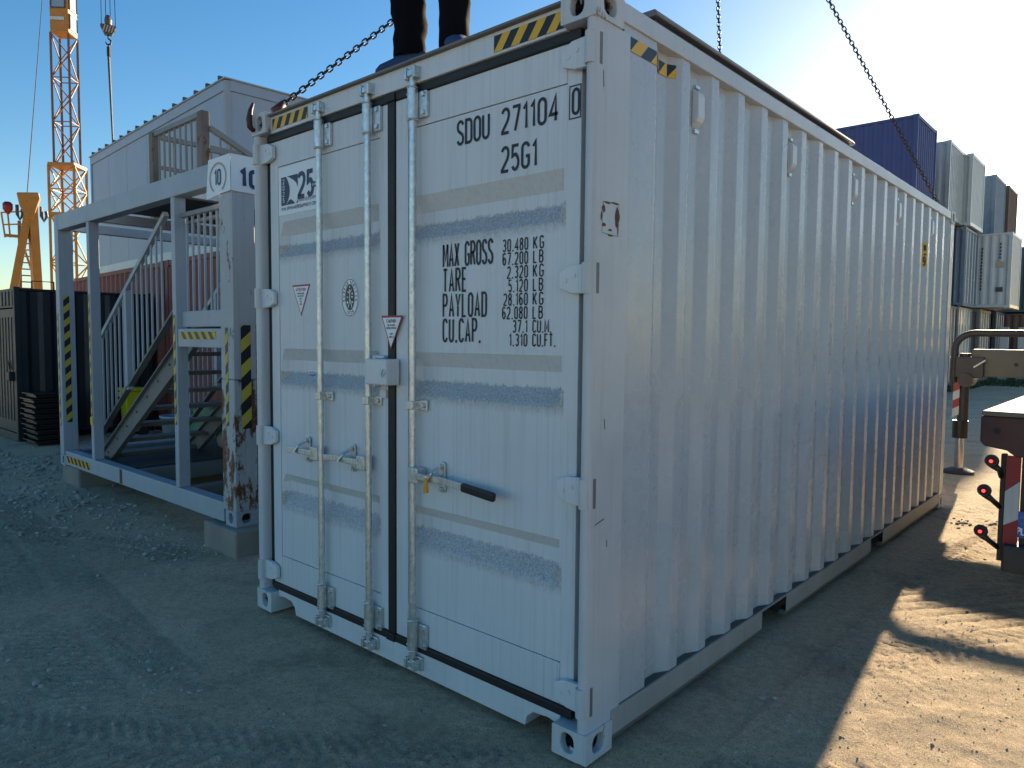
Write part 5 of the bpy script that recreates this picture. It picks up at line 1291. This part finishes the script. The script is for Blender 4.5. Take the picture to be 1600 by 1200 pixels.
# rough grass at the foot of the row
random.seed(21); gv = []; gf = []
for _ in range(2600):
    x = random.uniform(-1.7, .6) if random.random() < .8 else random.uniform(-1.6, 2.5); y = random.uniform(25.5, 33.5) if x < -1 else random.uniform(31, 42)
    if -6.5 < x < -1.55: continue
    h = random.uniform(.08, .30); a = random.random()*6.3; dx, dy = .02*math.cos(a), .02*math.sin(a); lx_, ly_ = random.uniform(-.1, .1), random.uniform(-.1, .1)
    i = len(gv); gv += [(x-dx, y-dy, -.03), (x+dx, y+dy, -.03), (x+lx_, y+ly_, h)]; gf.append((i, i+1, i+2))
M['grass'] = paint('rough_grass', (.06, .09, .03), .8, .3)
mb = MB(); mb.add(gv, gf); me = bpy.data.meshes.new('grass'); me.from_pydata(gv, [], gf); me.materials.append(M['grass'])
tag(link('grass', me), 'rough green grass at the foot of the far container row', 'grass', kind='stuff')

# ------------------------------------------------------------------ flatbed truck with loading crane
TR = thing('flatbed_truck', (4.54, 6.0, 0), 'flatbed crane truck with red tail lamps and extended stabiliser leg at the right', 'truck')
tx0, tx1, ty0, ty1, th = 3.293, 5.79, 2.36, 7.9, 1.25
MB().prism([(tx0, 1.235), (tx0, 1.10), (tx0+.02, 1.075), (tx0+.12, 1.06), (tx0+.16, 1.03), (tx1-.16, 1.03), (tx1-.02, 1.075), (tx1, 1.10), (tx1, 1.235)], 'y', ty0, ty0+.10).build('rear_beam', 'truckred', TR, bevel=.008)
for x in (tx0, tx1-.06): MB().box(x, x+.06, ty0+.101, ty1, 1.08, 1.235).build('side_beam', 'truckred', TR, bevel=.005)
npk = 12; wpk = (tx1-tx0)/npk
for k in range(npk): MB().box(tx0+k*wpk+.004, tx0+(k+1)*wpk-.004, ty0-.004, ty1, 1.237, 1.262+.002*(k % 3)).build('deck_plank', 'wood', TR, bevel=.004)
for k in range(9): MB().box(tx0+.065, tx1-.065, ty0+.35+k*.62, ty0+.43+k*.62, 1.09, 1.234).build('cross_member', 'truckdark', TR)
for x in (4.15, 4.85): MB().box(x, x+.10, ty0+.12, 11.2, .78, 1.085).build('chassis_rail', 'truckdark', TR)
MB().tube([(tx0+.075, ty0+.002, 1.16), (tx0+.075, ty0-.006, 1.16)], .016, 12).build('beam_bolt', 'hole', TR)
# tail end under the bed
for s in (0, 1):
    f = (lambda x: tx0+tx1-x) if s else (lambda x: x)
    MB().box(*sorted((f(3.385), f(3.41))), ty0+.05, ty0+.09, .46, 1.035).build('lamp_bracket', 'truckdark', TR, bevel=.004)
    bd = MB().box(*sorted((f(3.412), f(3.475))), ty0+.03, ty0+.05, .50, 1.03).build('marker_board', 'refred', TR)
    MB().add([(f(3.412), ty0+.0285, .66), (f(3.475), ty0+.0285, .70), (f(3.475), ty0+.0285, .90), (f(3.412), ty0+.0285, .84)], [(0,1,2,3)]).build('white_stripe', 'refwhite', bd, org=wpos(TR))
    for lx_, lz in ((3.352, 1.0), (3.325, .838), (3.318, .618)):
        lm = MB().tube([(f(lx_), ty0+.03, lz), (f(lx_), ty0-.004, lz), (f(lx_), ty0-.012, lz)], [.024, .034, .029], 18).build('tail_lamp', 'blackplastic', TR, smooth=False); smooth_angle(lm)
        MB().tube([(f(lx_-.002), ty0-.0121, lz-.001), (f(lx_-.002), ty0-.018, lz-.001)], [.019, .014], 16).build('lamp_lens', 'lampred', lm, org=wpos(TR), smooth=True)
        MB().tube([(f(lx_-.002), ty0-.0182, lz-.001), (f(lx_-.002), ty0-.0195, lz-.001)], [.009, .007], 12).build('lamp_bulb', 'lit', lm, org=wpos(TR))
        MB().tube([(f(lx_), ty0+.015, lz-.02), (f(lx_+.03), ty0+.03, lz-.05), (f(3.39), ty0+.06, lz-.09)], [.022, .014, .014], 8).build('lamp_arm', 'blackplastic', lm, org=wpos(TR), smooth=True)
MB().box(3.477, tx1-.185, ty0+.06, ty0+.09, .50, 1.028).build('rear_panel', 'truckdark', TR)
MB().box(3.50, 3.78, ty0+.045, ty0+.059, .93, .985).build('maker_plate', 'sheet', TR)
bp_ = MB().box(3.415, tx1-.12, ty0-.02, ty0+.12, .42, .565).build('underrun_bar', 'truckdark', TR, bevel=.012)
PLt = MB().box(3.468, 3.988, ty0+.038, ty0+.046, .605, .742).build('number_plate', 'refwhite', TR, bevel=.003)
MB().box(3.470, 3.525, ty0+.035, ty0+.0375, .6045, .7425).build('blue_band', 'plateblue', PLt, org=wpos(TR))
mb = MB(); text(mb, 'PL', lambda u, v: (3.4735+u, ty0+.0335, .622+v), .034, wide=.95, t=.2); stuff(mb.build('letter_print', 'sticker', PLt, org=wpos(TR), split=False))
mb = MB()
for k in range(12): a = 2*math.pi*k/12; mb.poly([(3.491+.013*math.cos(a)+.0018*math.cos(b_), ty0+.0335, .697+.018*math.sin(a)+.0018*math.sin(b_)) for b_ in [0, 1.57, 3.14, 4.71]])
o = mb.build('star_ring', 'tapeyellow', PLt, org=wpos(TR), split=False); o['kind'] = 'stuff'
# wheels
for y in (4.3, 5.55, 10.2):
    for x0, x1 in ((3.40, 3.72), (5.36, 5.68)):
        n = 28; pr3 = [(.30,0),(.46,.0),(.50,.03),(.50,.29),(.46,.32),(.30,.32)]
        vs = [(x0+d, y+r*math.cos(2*math.pi*k/n), .50+r*math.sin(2*math.pi*k/n)) for r, d in pr3 for k in range(n)]
        w = MB().add(vs, [(i*n+k, i*n+(k+1) % n, (i+1)*n+(k+1) % n, (i+1)*n+k) for i in range(5) for k in range(n)]).build('tyre', 'tyre', TR)
        MB().tube([(x0+.06, y, .5), (x0+.26, y, .5)], .30, 24).build('rim', 'sheet', w, org=wpos(TR)); MB().tube([(x0-.0, y, .5), (x0+.32, y, .5)], .11, 14).build('hub', 'truckdark', w, org=wpos(TR))
# stabiliser
SY = 8.315
MB().box(2.26, 5.0, SY-.06, SY+.10, 1.215, 1.552).build('stabiliser_beam', 'olive', TR, bevel=.012); MB().box(3.45, 5.65, SY-.16, SY+.2, 1.14, 1.62).build('beam_housing', 'truckdark', TR, bevel=.01)
MB().tube([(2.72, SY-.061, 1.375), (2.72, SY-.075, 1.375)], .022, 12).build('beam_bolt', 'hole', TR)
lg_ = MB().tube([(2.185, SY, .62), (2.185, SY, 1.50)], .062, 16).build('leg_casing', 'truckdark', TR); smooth_angle(lg_)
smooth_angle(MB().tube([(2.165, SY, .44), (2.165, SY, .66)], .088, 18).build('leg_collar', 'blackplastic', TR)); smooth_angle(MB().tube([(2.165, SY, .05), (2.165, SY, .46)], .050, 16).build('leg_rod', 'chrome', TR))
smooth_angle(MB().tube([(2.165, SY, -.02), (2.165, SY, .025), (2.165, SY, .06)], [.175, .175, .09], 20).build('leg_foot', 'truckdark', TR))
for k, mt in enumerate(('refwhite', 'refred', 'refwhite', 'refred')):
    z = .70 + k*.105; MB().prism([(2.085, z), (2.155, z+.04), (2.155, z+.145), (2.085, z+.105)], 'y', SY-.085, SY-.066).build('warning_wrap', mt, TR)
MB().box(2.10, 2.40, SY-.11, SY-.061, 1.20, 1.46).build('hinge_plate', 'truckdark', TR, bevel=.01); MB().tube([(2.22, SY-.15, 1.17), (2.22, SY+.12, 1.17)], .085, 14).build('hinge_pin', 'truckdark', TR)
MB().tube([(2.30, SY-.12, 1.33), (2.42, SY-.12, 1.42)], .012, 8).build('grease_pipe', 'galv', TR)
lp_ = [(2.10, SY-.02, 1.02), (2.07, SY-.02, 1.20), (2.075, SY-.02, 1.50)] + [(2.075+.22-.22*math.cos(R(a)), SY-.02, 1.56+.19*math.sin(R(a))) for a in range(0, 91, 15)] + [(2.7, SY-.02, 1.745), (5.2, SY-.02, 1.72)]
smooth_angle(MB().tube(lp_, .042, 12).build('guard_hoop', 'truckdark', TR))
# crane column and boom that carries the sling
MB().box(4.25, 4.85, 8.0, 8.65, 1.09, 1.95).build('crane_base', 'truckdark', TR, bevel=.03); MB().tube([(4.55, 8.32, 1.95), (4.55, 8.32, 3.6)], .20, 16).build('crane_column', 'craneyellow', TR)
tip = AP + Vector((0, 0, 1.6)); el_ = Vector((4.35, 8.6, 6.9))
MB().bar((4.55, 8.32, 3.5), el_, .28, .36).build('crane_boom', 'craneyellow', TR, bevel=.02); MB().bar(el_, tip, .22, .28).build('crane_jib', 'craneyellow', TR, bevel=.02)
MB().tube([tip, AP + Vector((0,0,.55))], .02, 6).build('crane_rope', 'cable', TR); MB().tube([AP + Vector((0,0,.6)), AP + Vector((0,0,.42)), AP + Vector((.07,0,.34)), AP + Vector((.07,0,.24)), AP + Vector((0,0,.185)), AP + Vector((-.07,0,.24))], [.05,.035,.035,.035,.03,.015], 8).build('crane_hook', 'chain', TR)
# cab
MB().prism([(9.0, .75), (9.0, 3.0), (9.3, 3.08), (10.7, 3.0), (11.2, 2.0), (11.25, .55), (9.2, .55)], 'x', 3.36, 5.72).build('cab', 'pale', TR, bevel=.05)
for s, x in ((-1, 3.355), (1, 5.725)): MB().prism([(9.6, 1.75), (9.6, 2.75), (10.6, 2.75), (10.95, 2.0), (10.95, 1.75)], 'x', x-.004, x+.004).build('side_window', 'glass', TR)
MB().add([(3.5, 10.73, 2.9), (5.58, 10.73, 2.9), (5.58, 11.21, 2.0), (3.5, 11.21, 2.0)], [(0,1,2,3)]).build('windscreen', 'glass', TR)
MB().box(3.35, 5.73, 7.95, 8.0, 1.26, 1.9).build('headboard', 'truckdark', TR)
